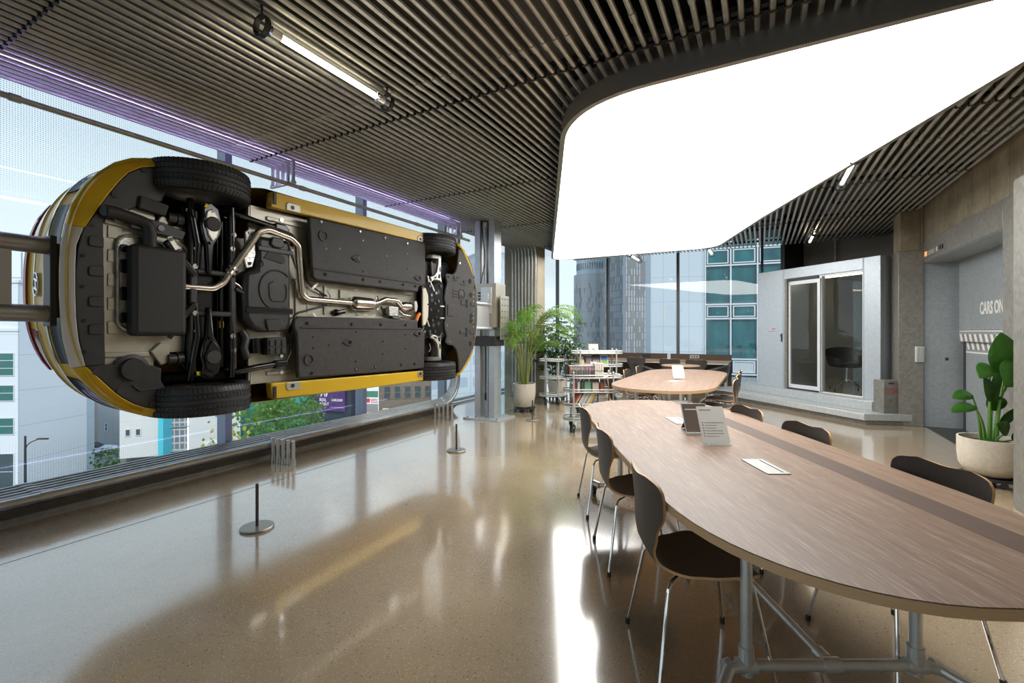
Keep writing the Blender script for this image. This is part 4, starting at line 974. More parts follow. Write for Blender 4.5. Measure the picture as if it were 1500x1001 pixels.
def bushy(loc, label):
    r = random.Random(5); t = thing('potted_tree', label, 'plant', loc, 0)
    mb = MB(); mb.lathe(pot_profile(.155, .185, .33), 40); mb.build('pot', 'pot_stone', t, 60); mb = MB(); mb.lathe([(0, .285), (.17, .28)], 24); mb.build('soil', 'soil', t)
    for k in range(6):
        a = 2*PI*k/6+r.random(); h = .75+.75*r.random(); e = Vector((.30*math.cos(a)*(1+.5*r.random()), .30*math.sin(a), .3+h)); b = Vector((.04*math.cos(a), .04*math.sin(a), .28)); m_ = b.lerp(e, .5)+Vector((0, 0, .12))
        path = spline([b, m_, e], 6); mb = MB(); mb.tube(path, .008, 6, radii=[.011-.007*i/(len(path)-1) for i in range(len(path))]); st = mb.build('branch', 'wood_stem', t, 60)
        lf = MB()
        for q in range(64):
            i = 2+int((len(path)-3)*r.random()**.7); c = path[i]; aa = r.random()*2*PI; rad = .10+.26*r.random(); o = c+Vector((rad*math.cos(aa), rad*math.sin(aa), (r.random()-.35)*.28))
            for w_ in range(5):
                az = aa+w_*1.2566; vs, fs = leaf_blade(o, (math.cos(az), math.sin(az), .1-.3*r.random()), (0, 0, 1), .085+.035*r.random(), .019, .9, 3, .15); lf.add(vs, fs)
        lf.build('foliage', 'dark_leaf', t, 60, recalc=False)
bushy((.94, 9.64, .075), 'darker bushy plant in a pale stone pot behind the palm')
dolly((.94, 9.64, 0), .19, 'black rolling tray under the darker bushy plant')
def paddle(loc, label):
    r = random.Random(3); t = thing('potted_plant', label, 'plant', loc, 0)
    mb = MB(); mb.lathe([(0, 0), (.13, 0), (.185, .03), (.218, .10), (.228, .20), (.228, .345), (.213, .345), (.212, .30), (0, .30)], 44); mb.build('pot', 'pot_stone', t, 60); mb = MB(); mb.lathe([(0, .305), (.21, .30)], 24); mb.build('soil', 'soil', t)
    # stalk foot, blade foot, blade tip, half width: leaves mostly show their faces to the room
    L = [((.04, -.02, .30), (.105, -.03, .93), (.085, -.02, 1.31), .135, (-.25, -1, .15)), ((.05, .02, .30), (.17, -.07, 1.04), (-.03, -.16, .86), .115, (-.2, -1, .35)), ((-.01, .0, .30), (-.02, -.02, 1.02), (-.20, -.10, .93), .075, (-.2, -.8, .7)),
         ((-.02, -.02, .30), (-.05, -.05, .69), (-.125, -.07, .92), .085, (.35, -1, .1)), ((-.05, -.01, .30), (-.20, -.06, .65), (-.475, -.12, .635), .062, (0, -.6, 1)), ((-.05, .03, .30), (-.15, .02, .745), (-.365, -.02, .74), .060, (0, -.7, .8)),
         ((.0, -.04, .30), (.075, -.09, .415), (-.10, -.16, .525), .068, (-.3, -1, .35)), ((.06, 0, .30), (.115, .02, .60), (-.02, -.02, .76), .075, (-.6, -.9, .1)), ((-.03, -.03, .30), (-.04, -.08, .335), (-.20, -.10, .34), .030, (0, -.5, 1)),
         ((.03, .04, .30), (.16, .06, .46), (.24, .02, .62), .07, (.3, -1, .1)), ((.05, .05, .30), (.14, .10, .72), (.27, .16, .98), .09, (.2, -1, .2)), ((.02, -.05, .30), (.12, -.08, .34), (.20, -.12, .46), .06, (.2, -1, .3))]
    for b, e, tip, w, nrm in L:
        B, E, T = Vector(b), Vector(e), Vector(tip); m_ = B.lerp(E, .55)-Vector((E.x-B.x, E.y-B.y, 0))*.22
        path = spline([B, m_, E], 8); mb = MB(); mb.tube(path, .009, 8, radii=[.014-.008*i/(len(path)-1) for i in range(len(path))]); s_ = mb.build('stalk', 'leaf_stalk', t, 60)
        dv = T-E; ln = dv.length; dv.normalize(); up = Vector(nrm).normalized(); up = (up-dv*up.dot(dv)).normalized()
        vs, fs = leaf_blade(E, dv, up, ln*1.03, w, .22, 14, .22); mb = MB(); mb.add(vs, fs); lf = mb.build('leaf', 'broad_leaf', s_, 80, recalc=False)
        sm = lf.modifiers.new('thick', 'SOLIDIFY'); sm.thickness = .0015
paddle((4.44, 4.28, .075), 'broad paddle-leaved plant in a white pot by the goods lift')
dolly((4.44, 4.28, 0), .22, 'black rolling tray under the paddle-leaved plant')

# ------------------------------------------------------------------ stanchions with a thin cord
ST = [(-1.82, 3.29), (-.655, 5.43), (.325, 7.33)]
SL = ["grey stanchion on a round foot before the car's rear wheels", 'grey stanchion in front of the car\'s front wheels', 'grey stanchion on a round foot beside the palm pot']
st0 = thing('barrier_post', SL[0], 'stanchion', (*ST[0], 0), 0, 'stanchions before the car'); mb = MB(); mb.lathe([(0, 0), (.108, 0), (.110, .004), (.110, .014), (.106, .018), (0, .018)], 40); mb.build('base', 'blue_grey_steel' if 0 else 'arm_steel', st0); mb = MB(); mb.cyl((0, 0, .016), (0, 0, .315), .0105, 16); mb.lathe([(.0105, .315), (.009, .319), (0, .32)], 16); mb.build('post', 'dark_metal', st0); 
for k in (1, 2): dup(st0, (*ST[k], 0), 0, SL[k])
mb = MB()
pts = [U(-1.5, 3.16, .30)]+[Vector((x, y, .30)) for x, y in ST]
for a, b in zip(pts, pts[1:]): mb.cyl(a, b, .0016, 6)
o = mb.build('barrier_rope', 'arm_steel', None); tag(o, 'thin grey cord strung between the low stanchions', 'rope')

# ------------------------------------------------------------------ lift posts that carry the car
def lift_post(label, loc, full=True):
    t = thing('lift_post', label, 'lift post', loc, TH)
    mb = MB(); mb.box(-.26, .30, -.36, .30, 0, .025); mb.build('base_plate', 'post_steel', t, bevel=.003)
    mb = MB()
    for x in (-.20, .24):
        for y in (-.30, -.1, .1, .25): mb.cyl((x, y, .025), (x, y, .042), .014, 8)
    mb.build('anchor_bolt', 'arm_steel', t)
    # two U channels facing each other (local -y is towards the room)
    for y0, m in ((.07, 'post_steel'), (-.20, 'post_steel')):
        mb = MB(); mb.prism([(-.11, 0), (.11, 0), (.11, .10), (.095, .10), (.095, .014), (-.095, .014), (-.095, .10), (-.11, .10)], .025, 3.60, lambda x, y, z: (x, y+y0, z)); mb.build('channel', m, t)
    if full:
        mb = MB(); mb.box(-.02, .02, -.035, .035, .03, 3.5); mb.build('guide_rail', 'galvanised', t)
        mb = MB(); mb.cyl((-.06, .0, 2.15), (-.06, .0, 3.1), .035, 16); mb.cyl((-.06, 0, 1.85), (-.06, 0, 2.2), .018, 12); mb.lathe([(.035, 3.1), (.045, 3.11), (.045, 3.18), (0, 3.2)], 16, (-.06, 0, 0)); mb.build('cylinder', 'post_steel', t)
        mb = MB(); mb.tube(spline([(-.10, .06, 3.3), (-.13, .0, 2.9), (-.10, -.02, 2.55), (-.16, .02, 2.2), (-.12, .06, 1.95)], 6), .007, 8); mb.build('hose', 'gloss_black', t)
        mb = MB(); mb.tube(spline([(-.10, -.03, 1.3), (-.10, -.035, .8), (-.10, -.03, .36)], 6), .010, 8); mb.cyl((-.10, -.03, .30), (-.10, -.03, .42), .018, 10); mb.build('hose', 'gloss_black', t)
        mb = MB(); mb.box(-.17, -.13, -.24, .18, 1.48, 2.18); mb.box(-.17, .13, -.27, -.235, 1.48, 2.18); mb.build('carriage', 'plate_brass', t, bevel=.003)
        # drilled plates
        mb = MB(); mb.box(-.13, .13, -.335, -.315, 1.28, 1.98); mb.build('drilled_plate', 'plate_brass', t, bevel=.003)
        mb = MB()
        for k in range(7):
            for x in (-.09, .0, .09): mb.cyl((x, -.338, 1.34+k*.098), (x, -.330, 1.34+k*.098), .012, 8)
        mb.build('bolt_hole', 'black_plastic', t)
        mb = MB(); mb.box(-.20, -.17, -.20, .0, 1.70, 2.12); mb.box(-.215, -.20, -.15, -.06, 1.75, 2.02); mb.build('slide_block', 'bracket_silver', t, bevel=.004)
        mb = MB(); 
        for k in range(9): mb.box(-.19, -.172, .02, .06, 1.62+k*.05, 1.645+k*.05)
        mb.build('rack', 'dark_metal', t)
        mb = MB(); mb.box(-.17, .12, -.26, .18, 1.18, 1.34); mb.build('motor_housing', 'dark_metal', t, bevel=.01)
        # silver bracket that reaches to the car's nose
        mb = MB(); mb.prism(roundrect(-.62, -.17, 1.46, 1.84, .05), -.16, .10, lambda x, z, y: (x, y, z)); mb.build('nose_bracket', 'bracket_silver', t, bevel=.012)
        mb = MB()
        for z in (1.46, 1.84): mb = MB(); mb.cyl((-.62, -.17, z), (-.17, -.17, z), .028, 12); mb.build('bracket_tube', 'bracket_silver', t)
    return t
lift_post('steel car lift post with drilled carriage holding the car\'s nose', U(6.45, 3.95))
p = lift_post('rear car lift post that the tubular arms come from', U(-.30, 4.05), False)
t = thing('mounting_bracket', 'tubular steel frame bolted to the car\'s tail', 'bracket', U(1.05, 3.88, 1.71), TH)
ZA = .223; ZB = -.194
for z in (ZA, ZB):
    mb = MB(); mb.cyl((-1.30, 0, z), (.086, 0, z), .052, 20); mb.build('tube', 'arm_steel', t)
mb = MB(); mb.box(.085, .118, -.055, .055, -.272, .285); mb.build('end_plate', 'dark_metal', t, bevel=.004)
mb = MB(); mb.box(-.30, -.07, -.02, .02, ZB, ZA); mb.build('web_plate', 'arm_steel', t)
mb = MB(); mb.box(.118, .15, -.045, .045, -.22, .24); mb.build('tail_bracket', 'dark_metal', t)
# clear acrylic guard round the post foot
t = thing('acrylic_guard', 'clear acrylic guard standing on the floor at the lift post', 'guard', U(6.66, 3.66), TH)
for (x0, x1, y0, y1) in ((-.22, .22, -.012, 0), (.208, .22, 0, .22), (-.22, -.208, 0, .22)):
    mb = MB(); mb.box(x0, x1, y0, y1, .0, 1.08); mb.build('panel', 'acrylic', t, ang=0)
mb = MB(); mb.box(-.22, .22, 0, .05, 0, .008); mb.build('foot', 'acrylic', t)

# ------------------------------------------------------------------ the car on its side: local x forward, local z = height over its own road plane
VC, ZC, UC = 3.40, 1.71, 3.30
CAR = thing('car', 'yellow car held on its side, black and silver underbody facing the room', 'car')
Mx = Matrix((E1, Vector((0, 0, -1)), E2)).transposed().to_4x4(); Mx.translation = U(UC, VC, ZC); CAR.matrix_world = Mx
def cf(u, w, h): return Vector((u-UC, -w, h))
def mir(pts): return [(p[0], -p[1]) for p in pts]
def cprism(name, pts, h0, h1, m, bevel=0, parent=CAR, ang=35):
    mb = MB(); mb.prism(pts, h0, h1, cf); return mb.build(name, m, parent, ang, bevel)
def ctube(name, pts, r, m, rad=.05, parent=CAR, n=10):
    mb = MB(); mb.tube(rr_path([cf(*p) for p in pts], rad, 6), r, n); return mb.build(name, m, parent, 50)
def cbolts(name, pts, h, r, m, d=.006, parent=CAR, n=10):
    for p in pts: mb = MB(); mb.cyl(cf(p[0], p[1], h), cf(p[0], p[1], h-d), r, n); o = mb.build(name, m, parent)
    return o
AXR, AXF = 1.945, 4.69
WB = .885
# -- outer body shell as rings from the sill line up to the shoulder
def sgnpow(x, p): return math.copysign(abs(x)**p, x)
def lerp_tab(tab, x):
    for (a, va), (b, vb) in zip(tab, tab[1:]):
        if x <= b: return va+(vb-va)*max(0, (x-a))/(b-a)
    return tab[-1][1]
REAR = [(.27, 1.165), (.31, 1.152), (.37, 1.160), (.44, 1.185), (.54, 1.190), (.60, 1.166), (.72, 1.170), (.80, 1.176), (.90, 1.178), (.95, 1.168), (.98, 1.19), (1.1, 1.30)]
FRNT = [(.18, 5.56), (.30, 5.59), (.50, 5.585), (.65, 5.55), (.80, 5.40), (1.1, 5.30)]
HALF = [(.18, .872), (.30, .900), (.45, .905), (.65, .900), (.80, .870), (.95, .80), (1.1, .76)]
def htop(u): return lerp_tab([(1.1, .985), (2.4, .96), (4.2, .93), (4.9, .86), (5.4, .72), (5.6, .68)], u)
def hbot(u):
    b = lerp_tab([(1.15, .275), (2.3, .20), (4.4, .20), (5.2, .20), (5.6, .19)], u)
    for ax in (AXR, AXF):
        d = abs(u-ax)
        if d < .372: b = max(b, .33+math.sqrt(.372**2-d*d)-.02)
    return b
def plan(s, h):
    """s in 0..1 round the car, returns (u, w) of the shell at height h"""
    ur, uf, hw = lerp_tab(REAR, h), lerp_tab(FRNT, h), lerp_tab(HALF, h); s = s % 1.0
    Lr, Lf = .70, .74
    q = s*4
    if q < 1:            # rear half from centre to the upper side... w from 0 to hw
        a = q*PI/2; w = hw*math.sin(a)**.95; c = 1-(1-min(1, w/hw)**2.6)**(1/2.6); return ur+Lr*(1-math.cos(a)**(2/2.6)) if 0 else ur+Lr*c, w
    if q < 2: f = q-1; f = f; return ur+Lr+(uf-Lf-ur-Lr)*f, hw
    if q <= 3.0001:
        a = max(0, 3-q)*PI/2; w = hw*math.sin(a)**.95; c = 1-(1-min(1, w/hw)**2.9)**(1/2.9); return uf-Lf*c, w
    return None
def plan2(s, h):
    s = s % 1.0
    if s < .5: return plan(s*1.5, h)
    u, w = plan((1-s)*1.5, h); return u, -w
NS, NH = 220, 14
def ring_fn(i, k, off=0.):
    s = i/NS; u0, w0 = plan2(s, .6); f = k/(NH-1); hb, ht = hbot(u0), htop(u0); h = hb+(ht-hb)*f; u, w = plan2(s, h); return cf(u, w*(1+off), h)
mb = MB(); mb.grid(lambda a, b: ring_fn(round(a*NS), round(b*(NH-1))), NS, NH, cu=True)
o = len(mb.v)-NS*NH
# hood, deck: cap over the shoulder line
N2 = NS//2
for i in range(NS): pass
cap = MB(); rows = []
for j in range(0, N2+1):
    a = Vector(ring_fn(j, NH-1)); b = Vector(ring_fn((NS-j) % NS, NH-1)); rows.append([a.lerp(b, q/10)+Vector((0, 0, .035*math.sin(PI*q/10))) for q in range(11)])
mb.add([p for r in rows for p in r], [(i*11+j, i*11+j+1, i*11+j+12, i*11+j+11) for i in range(N2) for j in range(10)])
mb.build('body', 'yellow_paint', CAR, 50)
# -- greenhouse
def gh(s, f):
    ur, uf = 1.28+.72*f**1.3, 4.35-1.05*f**.9; hw = .735-.17*f**1.2; h = .955+.475*math.sin(f*PI/2)**.85; a = 2*PI*s; n = 2/3.2
    c, w = (uf-ur)/2*sgnpow(math.cos(a), n), hw*sgnpow(math.sin(a), n); return cf((uf+ur)/2+c, w, h)
mb = MB(); mb.grid(lambda a, b: gh(a*(1-1/72) if 0 else a, b*.86), 72, 9, cu=True); mb.build('glasshouse', 'dark_glass', CAR, 60)
mb = MB(); mb.grid(lambda a, b: gh(a, .84+.16*b), 72, 5, cu=True); n = len(mb.v); mb.f.append(tuple(range(4, n, 5))); mb.m.append(0); mb.build('roof', 'yellow_paint', CAR, 60)
mb = MB()
for w in (-1, 1):
    for q in (2.35, 3.25): mb.bar(gh(0, 0)*0+cf(q, w*.735, .96), cf(q+.08, w*.60, 1.40), .05, .02)
mb.build('window_post', 'gloss_black', CAR)
# -- patches lying on the shell (tail details)
def patch(name, m, s0, s1, h0, h1, d=.004, n=14, parent=CAR, s0b=None, s1b=None, thick=None):
    mb = MB()
    def P(a, b, dd):
        sa, sb = (s0, s1) if s0b is None else (s0+(s0b-s0)*b, s1+(s1b-s1)*b); s = sa+(sb-sa)*a; h = h0+(h1-h0)*b; u, w = plan2(s, h); u2, w2 = plan2(s+.001, h); t = Vector((u2-u, w2-w)).normalized()
        nn = Vector((-t.y, t.x)); 
        if nn.x*(u-3.3)+nn.y*w < 0: nn = -nn
        return cf(u+nn.x*dd, w+nn.y*dd, h)
    mb.grid(lambda a, b: P(a, b, d), n, 6); mb.grid(lambda a, b: P(a, b, -.004), n, 6)
    # close the border
    o = n*6; bd = [j for j in range(6)]+[i*6+5 for i in range(1, n)]+[(n-1)*6+j for j in range(4, -1, -1)]+[i*6 for i in range(n-2, 0, -1)]
    for k in range(len(bd)): a, b = bd[k], bd[(k+1) % len(bd)]; mb.f.append((a, b, o+b, o+a)); mb.m.append(0)
    return mb.build(name, m, parent, 50)
for sg in (1, -1):
    q = (lambda s: s) if sg > 0 else (lambda s: -s)
    tl = patch('tail_light', 'red_lens', q(.035), q(.125), .80, .90, .010, 18); patch('chrome_line', 'chrome', q(.035), q(.122), .785, .797, .008, 18, parent=tl)
    fg = patch('fog_lamp', 'gloss_black', q(.085), q(.150), .41, .60, .006, 14, s0b=q(.075), s1b=q(.142)); patch('reflector', 'red_lens', q(.128), q(.148), .44, .475, .010, 8, parent=fg)
    for k in range(6): patch('grille_bar', 'chrome', q(.090), q(.126), .44+.024*k, .449+.024*k, .009, 8, parent=fg)
patch('plate_recess', 'gloss_black', -.062, .062, .43, .585, .004, 20)
patch('chrome_line', 'chrome', -.10, .10, .60, .625, .006, 24)
patch('bumper_strip', 'chrome', -.085, .085, .338, .350, .006, 20)
patch('spoiler_light', 'red_lens', -.08, .08, .925, .95, .012, 20)
patch('boot_line', 'chrome', -.10, .10, .815, .825, .004, 24)
mb = MB(); eu = 1.160; ez = .735
mb.tube([cf(eu, .075*math.cos(2*PI*k/24), ez+.038*math.sin(2*PI*k/24)) for k in range(24)], .007, 8, closed=True)
for s in (-1, 1): mb.bar(cf(eu, s*.030-.008, ez-.026), cf(eu, s*.030+.010, ez+.026), .012, .008, up=(1, 0, 0))
mb.bar(cf(eu, -.03, ez-.004), cf(eu, .03, ez+.004), .012, .008, up=(1, 0, 0)); mb.build('emblem', 'chrome', CAR)

# -- bumpers seen from below
def curve_strip(name, outer, inner, h_out, h_in, thick, m, bevel=.006):
    mb = MB(); n = len(outer); vs = [cf(*p, h_out) for p in outer]+[cf(*p, h_in) for p in inner]+[cf(*p, h_out+thick) for p in outer]+[cf(*p, h_in+thick) for p in inner]; fs = []
    for i in range(n-1): fs += [(i, i+1, n+i+1, n+i), (2*n+i, 3*n+i, 3*n+i+1, 2*n+i+1), (i, 2*n+i, 2*n+i+1, i+1), (n+i, n+i+1, 3*n+i+1, 3*n+i)]
    fs += [(0, n, 3*n, 2*n), (n-1, 2*n-1, 4*n-1, 3*n-1)]; mb.add(vs, fs); return mb.build(name, m, CAR, 40, bevel)
so = [(1.178, .345), (1.155, .22), (1.145, .08), (1.143, -.08), (1.148, -.22), (1.160, -.36), (1.195, -.531)]; si = [(1.245, .335), (1.215, .21), (1.203, .07), (1.201, -.07), (1.205, -.22), (1.216, -.36), (1.250, -.520)]
so = [(1.190, .53)]+[(p[0], p[1]*1.0) for p in so]; si = [(1.252, .52)]+si
so = [(1.195, .531), (1.160, .36), (1.148, .22), (1.143, .08), (1.143, -.08), (1.148, -.22), (1.160, -.36), (1.195, -.531)]
si = [(1.250, .520), (1.216, .36), (1.205, .22), (1.201, .07), (1.201, -.07), (1.205, -.22), (1.216, -.36), (1.250, -.520)]
so = [(1.172, .348)]+so[2:]; si = [(1.240, .334)]+si[2:]
curve_strip('rear_skid_trim', so, si, .305, .262, .02, 'silver_trim')
def bump(sg, top):
    out = [(1.172, .348), (1.195, .47), (1.255, .60), (1.325, .71), (1.41, .80), (1.50, .858), (1.60, .890), (1.690, .900)] if top else [(1.197, .535), (1.26, .63), (1.33, .715), (1.40, .785), (1.47, .835), (1.55, .872), (1.62, .893), (1.690, .905)]
    inn = [(1.242, .332), (1.305, .46), (1.36, .57), (1.415, .665), (1.47, .745), (1.54, .800), (1.61, .826), (1.690, .835)] if top else [(1.252, .522), (1.315, .60), (1.375, .675), (1.435, .74), (1.50, .790), (1.56, .820), (1.62, .838), (1.690, .850)]
    curve_strip('rear_bumper_corner', [(a, b*sg) for a, b in out], [(a, b*sg) for a, b in inn], .300, .258, .03, 'yellow_paint')
bump(1, True); bump(-1, False)
# -- black rear undertray
UT1 = [(1.238, .330), (1.215, .21), (1.203, .07), (1.201, -.07), (1.207, -.22), (1.222, -.36), (1.250, -.520), (1.345, -.515), (1.335, .42), (1.30, .44)]
ut = cprism('rear_undertray', UT1, .262, .285, 'black_plastic', .005)
for zz in (.455, .26, .075, -.115, -.29): 
    if zz > .4: continue
    cprism('tray_tab', [(1.262, zz-.028), (1.262, zz+.022), (1.275, zz+.03), (1.335, zz+.03), (1.335, zz-.034), (1.275, zz-.034)], .250, .264, 'black_plastic', .004, ut)
cbolts('tray_clip', [(1.235, .16), (1.23, -.03), (1.24, -.43), (1.28, .355), (1.24, -.24)], .262, .012, 'gloss_black', .004, ut)
lo = [(1.250, -.520), (1.315, -.60), (1.375, -.675), (1.435, -.74), (1.50, -.79), (1.56, -.82), (1.62, -.838), (1.69, -.85), (1.70, -.74), (1.655, -.64), (1.66, -.56), (1.60, -.535), (1.345, -.515)]
up = [(1.242, .332), (1.305, .46), (1.36, .57), (1.415, .665), (1.47, .745), (1.54, .80), (1.61, .826), (1.69, .835), (1.70, .70), (1.665, .60), (1.56, .56), (1.43, .46), (1.335, .42), (1.335, .33)]
l1 = cprism('corner_liner', lo, .262, .30, 'black_plastic', .008); l2 = cprism('corner_liner', up, .275, .31, 'black_plastic', .008)
cprism('liner_rib', [(1.49, -.655), (1.53, -.695), (1.66, -.69), (1.66, -.70), (1.525, -.705), (1.483, -.66)], .25, .263, 'grey_plastic', .003, l1)
mb = MB(); mb.lathe([(0, .0), (.07, .0), (.075, .03), (.10, .035)], 24); mb.xf(Matrix.Translation(cf(1.49, -.555, .235))); mb.build('jack_pad', 'black_plastic', l1)
cbolts('liner_clip', [(1.32, .40), (1.40, .58), (1.56, .79)], .275, .022, 'grey_plastic', .008, l2); cbolts('liner_clip', [(1.30, -.56), (1.42, -.69), (1.60, -.80)], .262, .02, 'grey_plastic', .008, l1)
# wheel-arch liners: dark half drums
def arch(ax, sg, w0, w1):
    mb = MB(); R0 = .368
    mb.grid(lambda a, b: cf(ax+R0*math.cos(PI*a), sg*(w0+(w1-w0)*b), .30+R0*math.sin(PI*a)), 20, 2)
    n = 20; pts = [cf(ax+R0*math.cos(PI*k/19), sg*w0, .30+R0*math.sin(PI*k/19)) for k in range(n)]; mb.add(pts, [tuple(range(n))]); mb.build('wheel_arch_liner', 'black_plastic', CAR, 60)
for sg in (1, -1): arch(AXR, sg, .62, .885); arch(AXF, sg, .60, .885)

# -- metal floor pan with pressed ribs
pan = MB(); pan.prism([(1.30, -.55), (1.62, -.58), (1.64, -.45), (2.30, -.45), (2.30, -.74), (4.40, -.74), (4.40, .74), (2.30, .74), (2.30, .45), (1.64, .45), (1.62, .60), (1.30, .50)], .305, .34, cf)
fp = pan.build('floor_pan', 'primer_metal', CAR)
mb = MB()
for a, b in (((1.35, .405), (1.62, .39)), ((1.35, -.455), (1.60, -.46)), ((2.62, .60), (2.80, .16)), ((2.62, -.60), (2.74, -.20)), ((2.70, .155), (4.30, .15)), ((2.66, -.168), (4.24, -.150)), ((2.45, .66), (2.80, .66)), ((2.45, -.66), (2.68, -.66)), ((2.74, .15), (2.74, -.165)), ((3.05, .14), (3.05, -.15))):
    mb = MB(); mb.bar(cf(*a, .300), cf(*b, .300), .035, .022); mb.build('pressed_rib', 'primer_metal', fp, bevel=.006)
mb = MB()
for a, b in (((2.70, .132), (4.25, .118)), ((2.66, -.148), (4.2, -.132)), ((2.86, .12), (2.86, -.13)), ((2.68, .12), (2.68, -.14))): mb.bar(cf(*a, .303), cf(*b, .303), .014, .006)
for k in range(14): a, b = 2*PI*k/14, 2*PI*(k+1)/14; mb.bar(cf(3.06+.06*math.cos(a), .035+.06*math.sin(a), .302), cf(3.06+.06*math.cos(b), .035+.06*math.sin(b), .302), .014, .006)
mb.build('sealant_bead', 'sealant', fp)
mb = MB()
for k in range(5): mb = MB(); mb.box(1.37-UC, 1.45-UC, -.38+k*.155, -.30+k*.155, .298, .306); mb.build('pressed_pad', 'primer_metal', fp, bevel=.004)
# tunnel heat shield
mb = MB()
def hs(a, b):
    u = 3.34+.98*a; w = -.135+.27*b; return cf(u, w, .300+.05*math.sin(PI*b)+.006*math.sin(a*46))
mb.grid(hs, 60, 12); mb.build('tunnel_heat_shield', 'alu_shield', CAR, 60)
# -- yellow sills with jack points
for sg in (1, -1):
    pts = [(2.440, .872), (3.4, .892), (4.455, .892), (4.455, .775), (3.6, .760), (2.52, .738), (2.425, .735), (2.425, .77)]
    sl = cprism('sill', [(a, b*sg) for a, b in pts], .195, .27, 'yellow_paint', .010)
    for (a, b, w0, w1) in ((2.56, 2.70, .742, .815), (4.285, 4.375, .775, .845)):
        jp = cprism('jack_point', [(a, sg*w0), (b, sg*w0), (b, sg*w1), (a+.02, sg*w1), (a, sg*(w1-.02))], .187, .20, 'primer_metal', .006, sl)
    cbolts('jack_hole', [(2.62, sg*.775), (4.33, sg*.806)], .1872, .018, 'black_plastic', .004, sl, 14)
    cprism('sill_clip', [(2.44, sg*.765), (2.47, sg*.765), (2.47, sg*.865), (2.44, sg*.865)], .185, .2, 'black_plastic', .004, sl)
# -- grey belly panels with bolts and pressings
def belly(pts, name, sg):
    p = cprism(name, pts, .172, .215, 'grey_plastic', .014)
    us = [q[0] for q in pts]; ws = [q[1] for q in pts]; u0, u1, w0, w1 = min(us)+.1, max(us)-.12, min(ws)+.06, max(ws)-.06
    cbolts('panel_bolt', [(u0+(u1-u0)*f, w1-.005) for f in (.02, .35, .6, .85)]+[(u0+(u1-u0)*f, w0+.005) for f in (.05, .38, .55, .8, .95)], .172, .014, 'gloss_black', .007, p, 12)
    cbolts('bolt_head', [(u0+(u1-u0)*f, w1-.005) for f in (.35, .85)]+[(u0+(u1-u0)*f, w0+.005) for f in (.38, .55)], .166, .006, 'chrome', .004, p, 8)
    mb = MB()
    for f, g in ((.06, .25), (.06, .5), (.06, .72), (.38, .18), (.38, .82), (.62, .3), (.62, .6), (.85, .4), (.85, .75), (.17, .55)): mb.cyl(cf(u0+(u1-u0)*f, w0+(w1-w0)*g, .1735), cf(u0+(u1-u0)*f, w0+(w1-w0)*g, .1705), .009, 10)
    mb.build('drain_hole', 'gloss_black', p)
    mb = MB(); um, wm = u0+(u1-u0)*.32, w0+(w1-w0)*(.42 if sg > 0 else .60)
    for (a, b) in ((um, wm), (u1-.02, w0+(w1-w0)*(.22 if sg > 0 else .78))): mb = MB(); mb.prism([(a-.08, b), (a-.01, b+.035), (a+.04, b+.035), (a+.055, b), (a+.04, b-.035), (a-.01, b-.035)], .160, .173, cf); mb.build('raised_boss', 'grey_plastic', p, bevel=.006)
    cbolts('boss_bolt', [(um+.01, wm), (u1+.0, w0+(w1-w0)*(.22 if sg > 0 else .78))], .160, .018, 'gloss_black', .006, p, 14)
    mb = MB(); cu_, cw_ = u0+.05, (w1-.13 if sg > 0 else w0+.13); mb.lathe([(.052, .0), (.052, -.010), (.038, -.010), (.034, .0)], 22); mb.xf(Matrix.Translation(cf(cu_, cw_, .172))); mb.build('round_boss', 'grey_plastic', p)
    mb = MB(); mb.bar(cf(u0-.04, (w0 if sg > 0 else w1)+sg*.045, .172), cf(u1+.05, (w0 if sg > 0 else w1)+sg*.045, .172), .016, .016); mb.build('edge_bead', 'grey_plastic', p, bevel=.005)
    return p
belly([(2.775, .735), (3.5, .752), (4.405, .775), (4.41, .26), (4.29, .235), (4.27, .165), (3.55, .165), (2.86, .168), (2.815, .19), (2.80, .33)], 'belly_panel', 1)
belly([(2.665, -.715), (3.5, -.735), (4.385, -.745), (4.40, -.30), (4.27, -.27), (4.26, -.165), (3.55, -.163), (2.665, -.170), (2.622, -.20), (2.622, -.27), (2.65, -.32)], 'belly_panel', -1)
# -- fuel tank with straps and raised C-shaped pressing
TK = [(2.30, .475), (2.58, .485), (2.605, .44), (2.605, -.24), (2.57, -.30), (2.36, -.31), (2.26, -.28), (2.20, -.20), (2.19, -.02), (2.20, .17), (2.29, .20), (2.30, .27)]
tk = cprism('fuel_tank', TK, .185, .32, 'black_plastic', .035)
cp = [(2.47+.155*math.cos(math.radians(a)), .045+.165*math.sin(math.radians(a))) for a in range(48, 312, 12)]
mb = MB(); mb.tube([cf(x, y, .184) for x, y in cp], .009, 6); ci = [(2.44, .115), (2.40, .09), (2.405, -.02), (2.43, -.05), (2.53, -.05), (2.555, -.02), (2.56, .06), (2.545, .10)]
mb.tube(rr_path([cf(*p, .184) for p in ci], .02, 4), .007, 6); mb.prism([(2.35, .30), (2.52, .27), (2.55, .30), (2.53, .34), (2.40, .37)], .178, .187, cf); mb.lathe([(.028, -.006), (.033, 0), (.028, .004)], 18, c=cf(2.32, .25, .184)); mb.build('pressing', 'grey_plastic', tk, bevel=.002)
for (w0, w1) in ((.355, .395), (-.155, -.105)): cprism('tank_strap', [(2.20 if w0 < 0 else 2.30, w0), (2.615, w0), (2.615, w1), (2.20 if w0 < 0 else 2.30, w1)], .172, .19, 'gloss_black', .006, tk)
cprism('tank_lug', [(2.40, .42), (2.44, .40), (2.50, .40), (2.53, .42), (2.52, .485), (2.42, .485)], .165, .19, 'black_plastic', .01, tk); cprism('tank_lug', [(2.36, -.20), (2.50, -.20), (2.53, -.25), (2.48, -.30), (2.38, -.30)], .168, .19, 'black_plastic', .01, tk)
